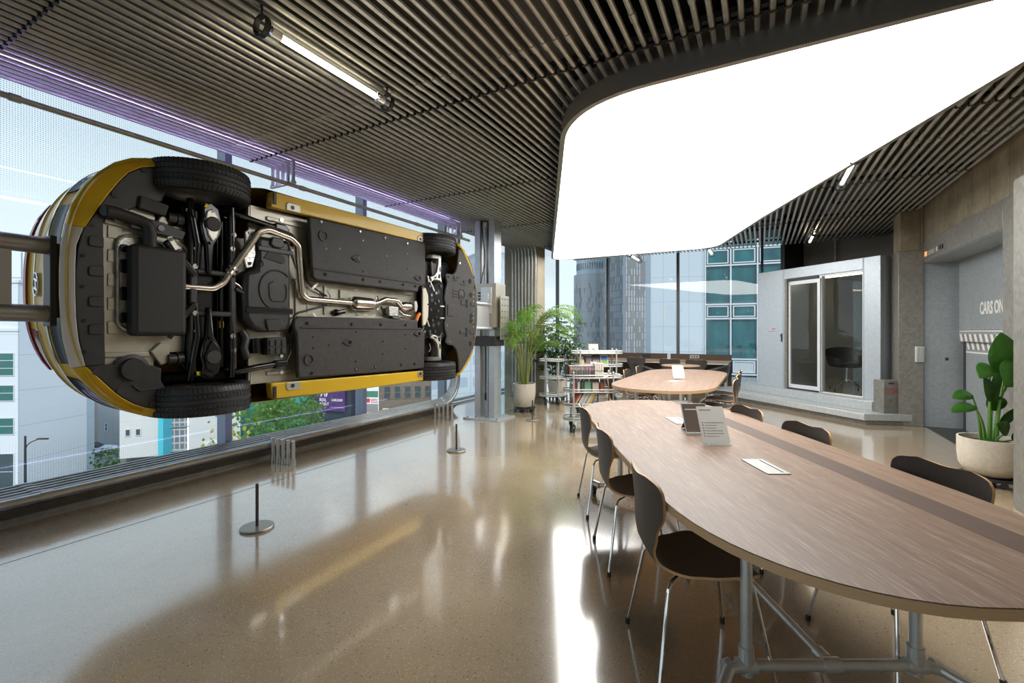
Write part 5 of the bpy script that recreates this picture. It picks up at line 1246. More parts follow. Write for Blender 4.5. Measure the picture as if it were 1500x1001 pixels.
for pts in ([(2.205, .49), (2.245, .52), (2.285, .50), (2.295, .32), (2.27, .215), (2.215, .20), (2.195, .27), (2.215, .35)], [(2.57, .47), (2.60, .50), (2.64, .49), (2.64, .42), (2.61, .41)]):
    b = cprism('tank_shield', pts, .195, .225, 'alu_shield', .008); cbolts('shield_bolt', [(sum(p[0] for p in pts)/len(pts), max(p[1] for p in pts)-.035), (sum(p[0] for p in pts)/len(pts), min(p[1] for p in pts)+.04)], .195, .014, 'gloss_black', .006, b)
# -- exhaust
ex = [(1.79, .02, .255), (1.985, .02, .24), (2.06, .07, .235), (2.09, .13, .23), (2.30, .50, .17), (2.37, .535, .16), (2.58, .50, .16), (2.66, .45, .17), (2.69, .35, .20), (2.76, .03, .255), (2.82, -.005, .26), (3.36, -.012, .26)]
EX = ctube('exhaust_pipe', ex, .029, 'stainless', .09, n=16)
fm = MB(); d = Vector((.21, -.37, 0)).normalized()
fm.cyl(cf(2.10, .15, .23)-d*.012, cf(2.10, .15, .23)+d*.012, .052, 14); fm.cyl(cf(2.12, .185, .228)-d*.010, cf(2.12, .185, .228)+d*.010, .050, 14); fm.build('flange', 'stainless', EX)
ctube('hanger_hook', [(2.10, .10, .23), (2.17, .06, .225), (2.21, .02, .225), (2.22, -.02, .225)], .011, 'stainless', .02, EX); cprism('hanger_rubber', [(2.13, .02), (2.22, -.02), (2.23, .0), (2.145, .045)], .2, .235, 'rubber', .006, EX)
mb = MB(); mb.lathe([(.029, 3.33-UC), (.066, 3.36-UC), (.070, 3.37-UC), (.070, 3.60-UC), (.060, 3.63-UC), (.03, 3.65-UC)], 26, c=(0, .012, .26), ax=0); mb.build('resonator', 'stainless', EX, 50)
ctube('exhaust_bend', [(3.63, -.012, .26), (3.70, .01, .25), (3.80, .05, .24), (3.98, .045, .24), (4.06, -.01, .25), (4.10, -.01, .25)], .030, 'stainless', .06, EX, 14)
mb = MB(); mb.lathe([(.03, 4.05-UC), (.055, 4.09-UC), (.055, 4.20-UC), (.04, 4.22-UC), (.04, 4.25-UC)], 22, c=(0, .01, .25), ax=0); mb.build('catalyst', 'stainless', EX, 50)
cprism('exhaust_flange', [(4.24, .05), (4.27, .065), (4.285, .05), (4.30, .0), (4.285, -.05), (4.27, -.07), (4.245, -.05)], .20, .26, 'alu_cast', .004, EX)
cprism('mount_box', [(3.84, -.02), (3.99, -.02), (3.99, -.13), (3.84, -.13)], .22, .28, 'alu_shield', .008, EX)
mb = MB(); mb.tube([cf(3.68+.055*math.cos(2*PI*k/16)*.35, .0+.075*math.sin(2*PI*k/16), .245) for k in range(16)], .009, 6, closed=True); mb.build('clamp_ring', 'stainless', EX)
ctube('gas_line', [(3.74, -.03, .25), (3.80, -.10, .26), (3.95, -.15, .27), (4.06, -.16, .27)], .010, 'gloss_black', .04, EX, 8); ctube('gas_line', [(4.02, -.06, .25), (4.10, -.11, .25), (4.22, -.12, .25)], .014, 'stainless', .04, EX, 8)
# muffler, its black tail pipe and the shield behind
mf = MB(); mf.prism(roundrect(1.462, 1.785, -.335, .272, .03, 4), .185, .30, cf); MF = mf.build('muffler', 'muffler_coat', CAR, bevel=.03, seg=3)
ctube('tail_pipe', [(1.335, .455, .235), (1.40, .455, .24), (1.50, .435, .24), (1.565, .42, .235), (1.575, .35, .235), (1.575, .24, .24)], .040, 'muffler_coat', .08, MF, 18)
mb = MB(); mb.cyl(cf(1.335, .455, .235), cf(1.330, .455, .232), .033, 16); mb.build('pipe_mouth', 'gloss_black', MF)
cprism('muffler_shield', roundrect(1.415, 1.835, -.30, .335, .07, 6), .290, .302, 'alu_shield', .004)
mb = MB(); rr = roundrect(1.418, 1.832, -.297, .332, .07, 6); mb.tube([cf(*p, .286) for p in rr], .011, 8, closed=True); mb.build('shield_rim', 'alu_shield', CAR)
for (a, b) in ((-.10, -.01), (.08, .17), (-.25, -.18), (.22, .27)): cprism('shield_vent', roundrect(1.432, 1.475, a, b, .012, 3), .280, .292, 'gloss_black', .003)
cprism('hanger_bracket', [(1.47, .375), (1.66, .36), (1.78, .35), (1.80, .41), (1.66, .45), (1.47, .47)], .235, .27, 'black_plastic', .006)
cbolts('bracket_bolt', [(1.52, .43), (1.64, .405)], .235, .022, 'gloss_black', .01, n=6)
cprism('cross_bracket', [(1.40, .40), (1.46, .42), (1.47, .50), (1.40, .50)], .27, .30, 'primer_metal', .004)
cprism('silencer_box', [(1.52, .52), (1.68, .50), (1.70, .58), (1.53, .61)], .25, .30, 'grey_plastic', .008)
cprism('rear_rail', [(1.58, .34), (1.66, .50), (1.70, .50), (1.72, .33), (1.84, .20), (1.80, .18), (1.66, .30)], .275, .31, 'primer_metal', .006)
cprism('rear_rail', [(1.60, -.44), (1.66, -.54), (1.71, -.52), (1.72, -.40), (1.66, -.38)], .275, .31, 'primer_metal', .006)
# -- rear suspension
cprism('rear_subframe', [(1.80, .60), (1.90, .62), (2.16, .60), (2.20, .45), (2.17, .20), (2.17, -.20), (2.20, -.45), (2.16, -.62), (1.86, -.64), (1.80, -.55), (1.82, -.25), (1.80, -.05), (1.80, .20), (1.82, .35)], .295, .335, 'gloss_black', .01)
for a, b, w, m in (((1.85, .58, .25), (1.84, -.60, .25), .055, 'black_plastic'), ((2.12, .60, .24), (2.13, -.60, .24), .050, 'black_plastic'), ((1.85, .14, .25), (2.12, .14, .24), .04, 'black_plastic'), ((1.85, -.17, .25), (2.12, -.17, .24), .04, 'black_plastic'), ((2.05, .55, .255), (2.05, -.58, .255), .025, 'gloss_black')):
    mb = MB(); mb.bar(cf(*a), cf(*b), w, .05); mb.build('subframe_beam', m, CAR, bevel=.012)
for sg in (1, -1):
    # diagonal stay, trailing arm, spring arm with its seat, link and toe rod
    mb = MB(); mb.bar(cf(1.665, sg*.325, .225), cf(1.86, sg*.10, .235), .052, .04); dg = mb.build('diagonal_stay', 'gloss_black', CAR, bevel=.012)
    cprism('stay_plate', [(1.66, sg*.345), (1.69, sg*.36), (1.755, sg*.255), (1.725, sg*.24)], .197, .206, 'alu_cast' if sg > 0 else 'black_plastic', .003, dg); cbolts('stay_bolt', [(1.685, sg*.335), (1.735, sg*.265)], .197, .013, 'gloss_black', .006, dg, 8)
    ar = cprism('spring_arm', [(a, sg*b) for a, b in ((1.885, .63), (1.95, .66), (2.01, .62), (2.035, .50), (2.02, .42), (1.975, .34), (1.955, .12), (1.925, .12), (1.915, .34), (1.895, .38), (1.875, .48), (1.895, .55))], .195, .245, 'gloss_black', .014)
    cprism('spring_seat', [(a, sg*b) for a, b in ((1.915, .585), (1.955, .61), (1.99, .56), (2.01, .48), (1.985, .40), (1.955, .365), (1.925, .41), (1.905, .50))], .182, .20, 'alu_cast' if sg > 0 else 'gloss_black', .006, ar)
    mb = MB(); mb.lathe([(0, .0), (.048, .0), (.055, .010), (.055, .02)], 24); mb.xf(Matrix.Translation(cf(1.957, sg*.495, .170))); mb.build('seat_cap', 'grey_plastic', ar)
    cbolts('arm_hole', [(1.945, sg*.355), (1.955, sg*.59)], .1825, .012, 'gloss_black', .002, ar)
    ctube('stabiliser_link', [(1.83, sg*.66, .25), (1.835, sg*.52, .22), (1.865, sg*.34, .22), (1.86, sg*.10, .24)], .022, 'gloss_black', .08)
    ctube('lateral_link', [(2.12, sg*.66, .23), (2.125, sg*.40, .23), (2.12, sg*.20, .235)], .020, 'gloss_black', .05)
    ctube('trailing_arm', [(2.10, sg*.64, .27), (2.30, sg*.60, .24), (2.52, sg*.58, .25), (2.60, sg*.575, .27)], .026, 'gloss_black', .10)
    cprism('arm_bush', [(2.48, sg*.55), (2.60, sg*.55), (2.62, sg*.58), (2.58, sg*.62), (2.48, sg*.62)], .215, .27, 'gloss_black', .012)
    cbolts('arm_bolt', [(2.54, sg*.655), (2.54, sg*.515), (2.57, sg*.585)], .24, .016, 'chrome', .02, n=8)
    mb = MB(); mb.cyl(cf(1.76, sg*.50, .30), cf(1.80, sg*.50, .30), .05, 18); mb.cyl(cf(1.70, sg*.50, .28), cf(1.75, sg*.50, .28), .035, 16); mb.build('drum_bush', 'black_plastic', CAR)
    ctube('brake_hose', [(1.93, sg*.62, .27), (1.87, sg*.60, .26), (1.84, sg*.55, .25), (1.82, sg*.45, .26)], .008, 'gloss_black', .04, n=6)
    cbolts('subframe_bolt', [(1.85, sg*.17), (1.86, sg*.30), (2.12, sg*.34), (2.13, sg*.45)], .225, .020, 'arm_steel', .012, n=6)
cprism('shaft_tag', [(2.035, -.275), (2.065, -.275), (2.065, -.225), (2.035, -.225)], .238, .255, 'yellow_tag', .002); cprism('label_tag', [(1.89, .605), (1.915, .60), (1.925, .625), (1.90, .635)], .17, .178, 'yellow_tag', .001)
cprism('label_tag', [(1.86, -.595), (1.89, -.60), (1.895, -.63), (1.865, -.625)], .22, .23, 'yellow_tag', .001)
# black canister and valve box with six pads
vb = cprism('valve_box', [(2.40, -.355), (2.57, -.35), (2.58, -.50), (2.40, -.50)], .205, .29, 'black_plastic', .006)
for a in range(3):
    for b in range(2): cprism('pad', [(2.415+a*.055, -.375-b*.065), (2.447+a*.055, -.375-b*.065), (2.447+a*.055, -.425-b*.065), (2.415+a*.055, -.425-b*.065)], .196, .207, 'grey_plastic', .003, vb)
ctube('filler_hose', [(2.22, -.30, .27), (2.25, -.36, .26), (2.22, -.44, .25), (2.25, -.52, .25)], .035, 'black_plastic', .05); ctube('canister', [(2.33, -.36, .27), (2.34, -.48, .27)], .045, 'gloss_black', .02)
ctube('brake_cable', [(2.16, .60, .20), (2.50, .565, .20), (2.62, .55, .20), (2.70, .48, .22), (2.78, .30, .25), (2.82, .14, .26), (2.93, .09, .27), (3.06, .04, .29)], .009, 'gloss_black', .12, n=8)
ctube('brake_cable', [(2.58, -.57, .22), (2.64, -.48, .24), (2.64, -.30, .26), (2.72, -.14, .28), (2.86, -.10, .28), (3.06, -.05, .29)], .009, 'gloss_black', .10, n=8)
for w0, w1 in ((.10, .155), (-.13, -.19)): mb = MB(); mb.bar(cf(2.88, w0, .262), cf(2.94, w1, .262), .02, .008); mb.build('cable_clip', 'alu_cast', CAR)
mb = MB(); mb.ball(cf(3.16, -.115, .275), .035, 12); mb.cyl(cf(3.18, -.115, .275), cf(3.26, -.10, .275), .024, 10); mb.build('sensor', 'gloss_black', CAR)
cprism('floor_bracket', [(3.22, .115), (3.30, .115), (3.30, .03), (3.22, .03)], .285, .30, 'primer_metal', .004)
ctube('orange_cable', [(4.22, -.19, .215), (4.27, -.185, .21), (4.30, -.12, .205), (4.34, -.085, .21)], .022, 'orange_sleeve', .025)
# -- front subframe, cover plate, arms
SF = [(4.28, .30), (4.33, .35), (4.46, .31), (4.60, .30), (4.72, .36), (4.80, .30), (4.78, .20), (4.82, .06), (4.80, -.10), (4.78, -.25), (4.83, -.35), (4.74, -.42), (4.60, -.35), (4.46, -.38), (4.34, -.42), (4.27, -.34), (4.38, -.26), (4.42, -.05), (4.39, .20)]
sf = cprism('front_subframe', SF, .185, .26, 'gloss_black', .014)
cpz = [(4.355, .225), (4.37, .245), (4.415, .215), (4.455, .14), (4.462, .02), (4.455, -.12), (4.42, -.19), (4.375, -.25), (4.355, -.235)]
wp = cprism('cover_plate', cpz, .168, .19, 'cream_plate', .006); cbolts('plate_bolt', [(4.372, .225), (4.445, .03), (4.372, -.23)], .168, .010, 'gloss_black', .004, wp)
cbolts('subframe_bolt', [(4.33, .31), (4.50, .26), (4.53, .15), (4.62, .18), (4.60, .05), (4.72, .28), (4.52, -.03), (4.62, -.12), (4.55, -.16), (4.50, -.30), (4.60, -.30), (4.73, -.33), (4.33, -.36), (4.40, -.30), (4.67, .08), (4.66, -.04)], .186, .020, 'chrome', .012, sf, 6)
cbolts('frame_hole', [(4.56, .24), (4.68, .20), (4.55, .09), (4.68, -.20), (4.58, -.22)], .1862, .026, 'black_plastic', .002, sf, 14)
mb = MB()
for a, b in (((4.48, .34), (4.58, .20)), ((4.47, .30), (4.45, .38)), ((4.70, .02), (4.78, .02)), ((4.70, -.13), (4.78, -.13)), ((4.48, -.24), (4.43, -.15))): mb = MB(); mb.bar(cf(*a, .178), cf(*b, .178), .018, .02); mb.build('bright_edge', 'alu_cast', sf, bevel=.003)
for sg in (1, -1):
    A = [(4.475, .335), (4.525, .375), (4.60, .40), (4.655, .45), (4.680, .54), (4.685, .64), (4.735, .64), (4.738, .52), (4.730, .42), (4.755, .33), (4.74, .30), (4.705, .345), (4.60, .345), (4.52, .30)]
    la = cprism('control_arm', [(a, sg*b) for a, b in A], .185, .225, 'alu_cast', .010)
    for p in ([(4.57, .358), (4.63, .368), (4.645, .395), (4.60, .38)], [(4.665, .375), (4.71, .375), (4.712, .42), (4.685, .43)], [(4.695, .46), (4.718, .46), (4.722, .52), (4.70, .52)]): cprism('arm_pocket', [(a, sg*b) for a, b in p], .183, .19, 'gloss_black', .0, la)
    cbolts('arm_bush', [(4.495, sg*.335)], .183, .034, 'gloss_black', .008, la, 18); cbolts('bush_bolt', [(4.495, sg*.335)], .175, .016, 'chrome', .010, la, 6)
    ctube('tie_rod', [(4.40, sg*.33, .24), (4.42, sg*.44, .24), (4.43, sg*.60, .25)], .011, 'chrome', .03, n=8); ctube('boot', [(4.40, sg*.42, .26), (4.40, sg*.55, .27)], .040, 'black_plastic', .02)
    ctube('drive_shaft', [(4.69, sg*.25, .30), (4.69, sg*.66, .32)], .022, 'gloss_black', .02); mb = MB(); mb.cyl(cf(AXF, sg*.62, .33), cf(AXF, sg*.665, .33), .145, 26); mb.build('brake_disc', 'arm_steel', CAR)
    ctube('brake_line', [(4.52, sg*.62, .30), (4.56, sg*.56, .25), (4.60, sg*.52, .25), (4.60, sg*.45, .27)], .009, 'gloss_black', .04, n=6)
    cprism('subframe_horn', [(a, sg*b) for a, b in ((4.265, .33), (4.30, .30), (4.36, .40), (4.34, .43), (4.29, .42))], .19, .25, 'arm_steel', .01)
cprism('engine_void', [(4.25, -.58), (4.42, -.62), (5.05, -.62), (5.30, -.45), (5.30, .45), (5.05, .62), (4.42, .62), (4.25, .58)], .335, .36, 'black_plastic')
# -- front undertray
FT = [(4.800, .44), (4.86, .455), (4.97, .455), (5.03, .50), (5.06, .57), (5.075, .66), (5.095, .82), (5.16, .80), (5.26, .72), (5.36, .62), (5.45, .49), (5.51, .34), (5.545, .18), (5.56, 0), (5.552, -.18), (5.52, -.34), (5.46, -.50), (5.37, -.64), (5.27, -.74), (5.16, -.83), (5.10, -.86), (5.09, -.70), (5.07, -.60), (5.03, -.53), (4.96, -.485), (4.86, -.475), (4.80, -.44), (4.83, -.36), (4.79, -.28), (4.775, -.20), (4.80, -.14), (4.80, .06), (4.775, .12), (4.80, .24), (4.84, .33)]
ft = cprism('front_undertray', FT, .165, .195, 'grey_plastic', .012)
mb = MB()
for (a, b, c, d) in ((5.14, 5.24, .06, .115), (5.38, 5.50, .06, .115), (5.12, 5.24, -.33, -.275), (5.36, 5.47, -.33, -.275), (4.95, 5.07, .235, .255), (4.95, 5.07, .195, .215), (4.95, 5.07, .155, .175), (5.13, 5.26, .33, .35), (4.84, 4.99, -.10, .05)): mb = MB(); mb.prism(roundrect(a, b, c, d, .009, 3), .157, .167, cf); mb.build('raised_rib', 'grey_plastic', ft, bevel=.004)
mb = MB()
for (a, b, c, d) in ((5.25, 5.31, .03, .14), (5.24, 5.30, -.37, -.25), (5.46, 5.48, -.42, -.37), (5.47, 5.49, .30, .35), (5.46, 5.475, .45, .48), (5.46, 5.475, -.21, -.17), (5.20, 5.215, .34, .40)): mb = MB(); mb.prism([(a, c), (b, c), (b, d), (a, d)], .163, .167, cf); mb.build('slot', 'gloss_black', ft)
for p in ((5.36, .40), (5.38, .21), (5.39, -.08), (5.385, -.15+.0), (5.37, -.47)): mb = MB(); mb.cyl(cf(*p, .168), cf(*p, .162), .035, 14); mb.build('dimple', 'gloss_black', ft)
mb = MB(); mb.lathe([(0, 0), (.050, 0), (.056, .004)], 26); mb.lathe([(.062, .004), (.068, -.004), (.078, -.004), (.084, .004)], 26); mb.xf(Matrix.Translation(cf(5.16, .20, .162))); mb.build('round_hatch', 'grey_plastic', ft)
mb = MB(); mb.prism([(4.965, .36), (5.05, .375), (5.075, .41), (5.06, .445), (4.98, .44)], .158, .166, cf); mb.build('small_hatch', 'grey_plastic', ft, bevel=.006); cbolts('hatch_bolt', [(4.98, .40), (5.05, .42), (5.02, .385)], .158, .010, 'chrome', .004, ft)
cbolts('tray_bolt', [(4.83, .27), (4.83, -.22), (4.86, .41), (5.12, .62), (5.2, -.65), (4.88, -.43)], .166, .014, 'chrome', .005, ft)
mb = MB()
for k in range(9): mb.prism([(5.445, -.24+k*.06), (5.452, -.24+k*.06), (5.452, -.22+k*.06), (5.445, -.22+k*.06)], .160, .166, cf)
mb.build('yellow_mark', 'yellow_tag', ft)
for sg in (1, -1):
    curve_strip('front_bumper_corner', [(a, sg*b) for a, b in ((5.10, .905), (5.18, .885), (5.27, .835), (5.36, .755), (5.45, .64), (5.53, .46), (5.57, .28))], [(a, sg*b) for a, b in ((5.10, .845), (5.17, .822), (5.26, .735), (5.36, .625), (5.45, .50), (5.51, .38), (5.555, .25))], .205, .170, .03, 'yellow_paint')
# -- wheels
def wheel(ax, sg, wc):
    w = .108; pr = [(.235, -w*.86), (.262, -w*.98), (.300, -w), (.322, -w*.93), (.333, -w*.76)]
    for y in (-.50, -.17, .17, .50): pr += [(.336, y*w-.009), (.327, y*w-.006), (.327, y*w+.006), (.336, y*w+.009)]
    pr += [(.333, w*.76), (.322, w*.93), (.300, w), (.262, w*.98), (.235, w*.86)]
    c = cf(ax, sg*wc, .338)
    mb = MB(); n = 72; mb.lathe(pr, n, c, ax=1); ty = mb.build('tyre', 'rubber', CAR, 28)
    for s in (-1, 1):
        for q in range(2):
            mb = MB(); y0 = s*w*(.94 if q == 0 else .46); y1 = s*w*(.62 if q == 0 else .24)
            for k in range(n):
                a = 2*PI*k/n; r1, r2 = (.3255, .3362) if q == 0 else (.3362, .3362)
                mb.bar((c.x+r1*math.cos(a), c.y+y0, c.z+r1*math.sin(a)), (c.x+r2*math.cos(a+.02), c.y+y1, c.z+r2*math.sin(a+.02)), .0035, .003, up=(math.cos(a), 0, math.sin(a)))
            mb.build('tread_row', 'gloss_black', ty, 0)
    mb = MB(); mb.lathe([(.236, -w*.8), (.222, -w*.6), (.215, 0), (.222, w*.6), (.236, w*.8)], 40, c, ax=1); rm = mb.build('rim', 'arm_steel', CAR, 50)
    out = -sg
    for k in range(5):
        a = 2*PI*k/5; mb = MB(); mb.bar(c+Vector((.04*math.cos(a), out*.075, .04*math.sin(a))), c+Vector((.225*math.cos(a), out*.085, .225*math.sin(a))), .05, .02, up=(0, 1, 0)); mb.build('spoke', 'bracket_silver', rm, bevel=.006)
    mb = MB(); mb.cyl(c+Vector((0, out*.06, 0)), c+Vector((0, out*.095, 0)), .05, 20); mb.build('hub_cap', 'bracket_silver', rm)
for sg in (1, -1): wheel(AXR, sg, .800); wheel(AXF, sg, .795)

# ------------------------------------------------------------------ the street outside, some storeys below
GZ = -13.0
mb = MB(); mb.box(-420, 420, -200, 420, GZ-.3, GZ); struct('street', mb, 'asphalt', rz=0, label='grey street and yards far below the windows', cat='street')
m_grid('panel_white', (.74, .78, .83), (.52, .57, .62), 7.0, 3.1, .05)
m_grid('panel_wing', (.72, .77, .82), (.52, .57, .62), 30.0, 2.84, .04)
m_grid('brick_grey', (.20, .20, .20), (.13, .13, .13), .9, .35, .04); m_grid('concrete_far', (.42, .44, .45), (.35, .37, .38), 1.5, 1.4, .04)
m_grid('panel_block', (.66, .67, .66), (.58, .59, .58), 40., 1.6, .04); mat('cyan_panel', (.08, .55, .68), .5)
m_grid('window_grid', (.42, .43, .42), (.56, .55, .52), .42, .62, .05, win=((.16, .19, .22), .2, .95, .15, .9))
m_grid('tower_round', (.33, .35, .36), (.30, .32, .33), .62, 1.25, .02, win=((.08, .10, .14), .35, .72, .2, .75), cell=.62)
m_grid('tower_round_top', (.40, .42, .44), (.36, .38, .40), .8, 3.0, .03, win=((.20, .24, .30), .35, .75, .35, .7))
m_grid('tower_dark', (.22, .23, .24), (.20, .21, .22), .48, 1.1, .03, win=((.52, .56, .58), .38, .62, .1, .95), cell=.35)
m_grid('tower_blue', (.27, .30, .34), (.23, .25, .29), 1.15, 6.0, .04, win=((.12, .15, .21), .42, .58, .08, .86))
m_grid('stone_pale', (.48, .53, .57), (.42, .47, .51), 1.6, .9, .05)
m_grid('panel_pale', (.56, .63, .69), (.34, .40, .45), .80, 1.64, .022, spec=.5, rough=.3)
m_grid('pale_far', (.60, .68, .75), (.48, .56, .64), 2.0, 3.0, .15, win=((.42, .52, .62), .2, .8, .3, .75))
m_grid('rib_grey', (.30, .33, .36), (.22, .25, .28), .30, 40., .04)
mat('teal_glass', (.006, .062, .078), .06, 0, .8, noise=(.9, (.018, .17, .19), (1.2, 1, .5)))
mat('window_dark', (.06, .09, .10), .1, 0, .6); mat('window_teal', (.05, .17, .16), .1, 0, .6); mat('purple_banner', (.085, .030, .17), .6); mat('dark_cladding', (.035, .045, .065), .5); mat('shop_glass', (.10, .18, .22), .1)
mat('teal_cladding', (.05, .36, .36), .3); mat('poster_red', (.62, .04, .06), .6); mat('poster_grey', (.30, .29, .28), .7); mat('car_white', (.72, .74, .76), .3); mat('brick_brown', (.17, .13, .10), .8, noise=(4., (.25, .20, .15), (1, 1, 1)))
def building(label, A, B, z0, z1, depth, m, name='building', body='wall'):
    A = Vector((*A, 0)); B = Vector((*B, 0)); d = B-A; L = d.length
    t = thing(name, label, 'building', (A.x, A.y, z0), math.atan2(d.y, d.x)); mb = MB(); mb.box(0, L, 0, depth, 0, z1-z0); mb.build(body, m, t, ang=0); t['len'] = L
    mb = MB(); mb.box(-.08, L+.08, -.08, depth, z1-z0, z1-z0+.25); mb.build('parapet', m, t, ang=0)
    return t, L
def wpart(t, x0, x1, z0, z1, m='window_dark', fr='alu_white', bars=1):
    """a window let onto the wall: frame with its pane"""
    mb = MB(); e = .07; mb.ringprism([(x0, z0), (x1, z0), (x1, z1), (x0, z1)], [(x0+e, z0+e), (x1-e, z0+e), (x1-e, z1-e), (x0+e, z1-e)], -.06, .02, lambda a, b, c: (a, c, b))
    for k in range(1, bars+1): z = z0+(z1-z0)*k/(bars+1); mb.box(x0+e, x1-e, -.05, 0, z-.03, z+.03)
    w = mb.build('window', fr, t, ang=0); mb = MB(); mb.box(x0+e, x1-e, -.02, .01, z0+e, z1-e); mb.build('pane', m, w, ang=0)
def AB(px, Y): return ((px-750)/675*Y, Y)
# -- beyond the car's tail
t, L = building('big blank white building beyond the car\'s tail', AB(27, 40), AB(127, 46), GZ, 5.7, 9, 'panel_white')
t, L = building('white wing with rows of windows at the tail end of the car', AB(-75, 39.6), AB(26, 40), GZ, 1.5, 8, 'panel_wing')
for k, (ya, yb) in enumerate(((517, 551), (564, 588), (612, 637), (664, 718))):
    z1 = 1.4-(ya-487)*40/675; z0 = 1.4-(yb-487)*40/675; wpart(t, L-3.6, L-.25, z0-GZ, z1-GZ, 'window_teal' if k < 3 else 'window_dark', bars=2 if k == 0 else 1)
mb = MB(); mb.cyl((L-.6, 1, 14.3), (L-.6, 1, 21.5), .05, 8); mb.box(L-1.4, L+.6, .97, 1.03, 19.2, 19.28); mb.box(L-1.4, L+.6, .97, 1.03, 18.6, 18.68); mb.build('aerial', 'mullion_grey', t)
mb = MB()
for k in range(9): mb.tube([(L-.1+.35*math.cos(PI*q/8), 2-.5*math.sin(PI*q/8), 14.6+k*.5) for q in range(9)], .03, 5)
for q in (0, 4, 8): mb.cyl((L-.1+.35*math.cos(PI*q/8), 2-.5*math.sin(PI*q/8), 14.5), (L-.1+.35*math.cos(PI*q/8), 2-.5*math.sin(PI*q/8), 18.8), .03, 5)
mb.build('ladder_cage', 'alu_white', t)
t = thing('street_lamp', 'dark street lamp in front of the blank white building', 'street lamp', (*AB(37, 33), GZ), 0)
z = 1.4-(645-487)*33/675-GZ; mb = MB(); mb.cyl((0, 0, 0), (0, 0, z+.3), .10, 10, .06); mb.build('pole', 'dark_metal', t); mb = MB(); mb.tube(spline([(0, 0, z-1.4), (.12, 0, z-.4), (.9, 0, z+.05), (1.5, 0, z+.12)], 6), .035, 6); mb.box(.9, 1.6, -.1, .1, z+.05, z+.14); mb.build('lamp_arm', 'dark_metal', t)
t, L = building('dark brick building seen in the gap beside the blank white one', AB(120, 62), AB(144, 62), GZ, -6.5, 8, 'brick_grey'); wpart(t, .9, 1.6, 3.0, 3.8); 
t, L = building('grey concrete building in the gap with small windows', AB(143, 58), AB(178, 59), GZ, -6.0, 8, 'concrete_far'); wpart(t, .7, 1.0, 1.9, 2.9); wpart(t, .6, .95, 5.6, 6.4)
t = thing('parked_car', 'white car parked in the gap between the buildings', 'car', (*AB(134, 54), GZ), .4)
mb = MB(); mb.prism([(-2.2, .35), (2.2, .35), (2.25, .75), (1.3, .95), (-1.9, .98), (-2.2, .8)], -.85, .85, lambda a, b, c: (a, c, b)); mb.build('body', 'car_white', t, bevel=.08); mb = MB(); mb.prism([(-1.7, .95), (1.0, .95), (.3, 1.42), (-1.2, 1.42)], -.75, .75, lambda a, b, c: (a, c, b)); mb.build('cabin', 'dark_glass', t, bevel=.05)
for x in (-1.35, 1.35):
    for y in (-.8, .8): mb = MB(); mb.cyl((x, y-.1, .33), (x, y+.1, .33), .33, 14); mb.build('wheel', 'rubber', t)
t, L = building('white block with two small square windows below the car\'s tail', AB(175, 40), AB(232, 41), -9.6, -4.6, 7, 'panel_block')
for px in (185, 200): x = (px-175)/57*L; wpart(t, x-.10, x+.32, -9.6+9.6+1.9, 2.55, bars=0)
t, L = building('white block\'s lower storey in grey tiles', AB(176, 41), AB(236, 42), GZ, -9.6, 6, 'brick_grey')
t, L = building('narrow cyan panel between the white block and the gridded front', AB(231.5, 40.6), AB(239, 40.6), GZ, -4.4, 5, 'cyan_panel', 'building')
t, L = building('gridded office front behind the rear wheel\'s lower edge', AB(239, 41.5), AB(277, 42), GZ, -3.8, 6, 'window_grid')
for z in (3.6, 5.8, 8.0): mb = MB(); mb.box(0, L, -.15, .02, z, z+.10); mb.build('ledge', 'mullion_grey', t)
mb = MB(); mb.box(L-.12, L-.03, -.06, 0, 0, 9.2); mb.build('light_line', 'white_led', t, ang=0)
t, L = building('plain white building with small sign letters by the window mullion', AB(277, 42), AB(352, 44), GZ, -3.6, 6, 'panel_block')
text_part('lettering', 'YaTT', .72, 'white_paint', t, frame3(((298-277)/75*L, -.05, 1.4-(656-487)*42.5/675-GZ), (1, 0, 0), (0, 0, 1)), .03, 'LEFT', .03)
def tree(loc, h, r, m, label, seed, n=420, leaf=.28, cat='tree', name='street_tree'):
    q = random.Random(seed); t = thing(name, label, cat, loc, 0); mb = MB(); mb.cyl((0, 0, 0), (0, 0, h*.6), .14, 8, .06); mb.build('trunk', 'wood_stem', t); mb = MB()
    cl = [(q.gauss(0, .45)*r, q.gauss(0, .45)*r, h*.62+q.random()*h*.36) for _ in range(16)]
    for k in range(n):
        c = q.choice(cl); p = Vector(c)+Vector((q.gauss(0, .25)*r, q.gauss(0, .25)*r, q.gauss(0, .07)*h)); a, b = q.random()*2*PI, q.random()*PI; d = Vector((math.cos(a)*math.sin(b), math.sin(a)*math.sin(b), math.cos(b))); s = d.orthogonal().normalized(); l = leaf*(.6+.8*q.random())
        mb.add([p-d*l*.5, p+s*l*.35, p+d*l*.5, p-s*l*.35], [(0, 1, 2, 3)])
    mb.build('crown', m, t, 0, recalc=False); return t
def hedge(x0, x1, Y, z0, z1, label, seed, m='hedge_green'):
    q = random.Random(seed); t = thing('hedge', label, 'hedge', ((x0+x1)/2, Y, z0), 0); mb = MB(); w = (x1-x0)/2
    for k in range(int(120*w)):
        p = Vector((q.uniform(-w, w), q.uniform(-.8, .8), q.uniform(.1, z1-z0))); a, b = q.random()*2*PI, q.random()*PI; d = Vector((math.cos(a)*math.sin(b), math.sin(a)*math.sin(b), math.cos(b))); s = d.orthogonal().normalized(); l = .35*(.6+.8*q.random()); mb.add([p-d*l*.5, p+s*l*.35, p+d*l*.5, p-s*l*.35], [(0, 1, 2, 3)])
    mb.build('foliage', m, t, 0, recalc=False); return t
hedge(AB(127, 46)[0], AB(178, 46)[0], 47, GZ, GZ+2.6, 'dark green hedge in the gap beside the blank white building', 3)
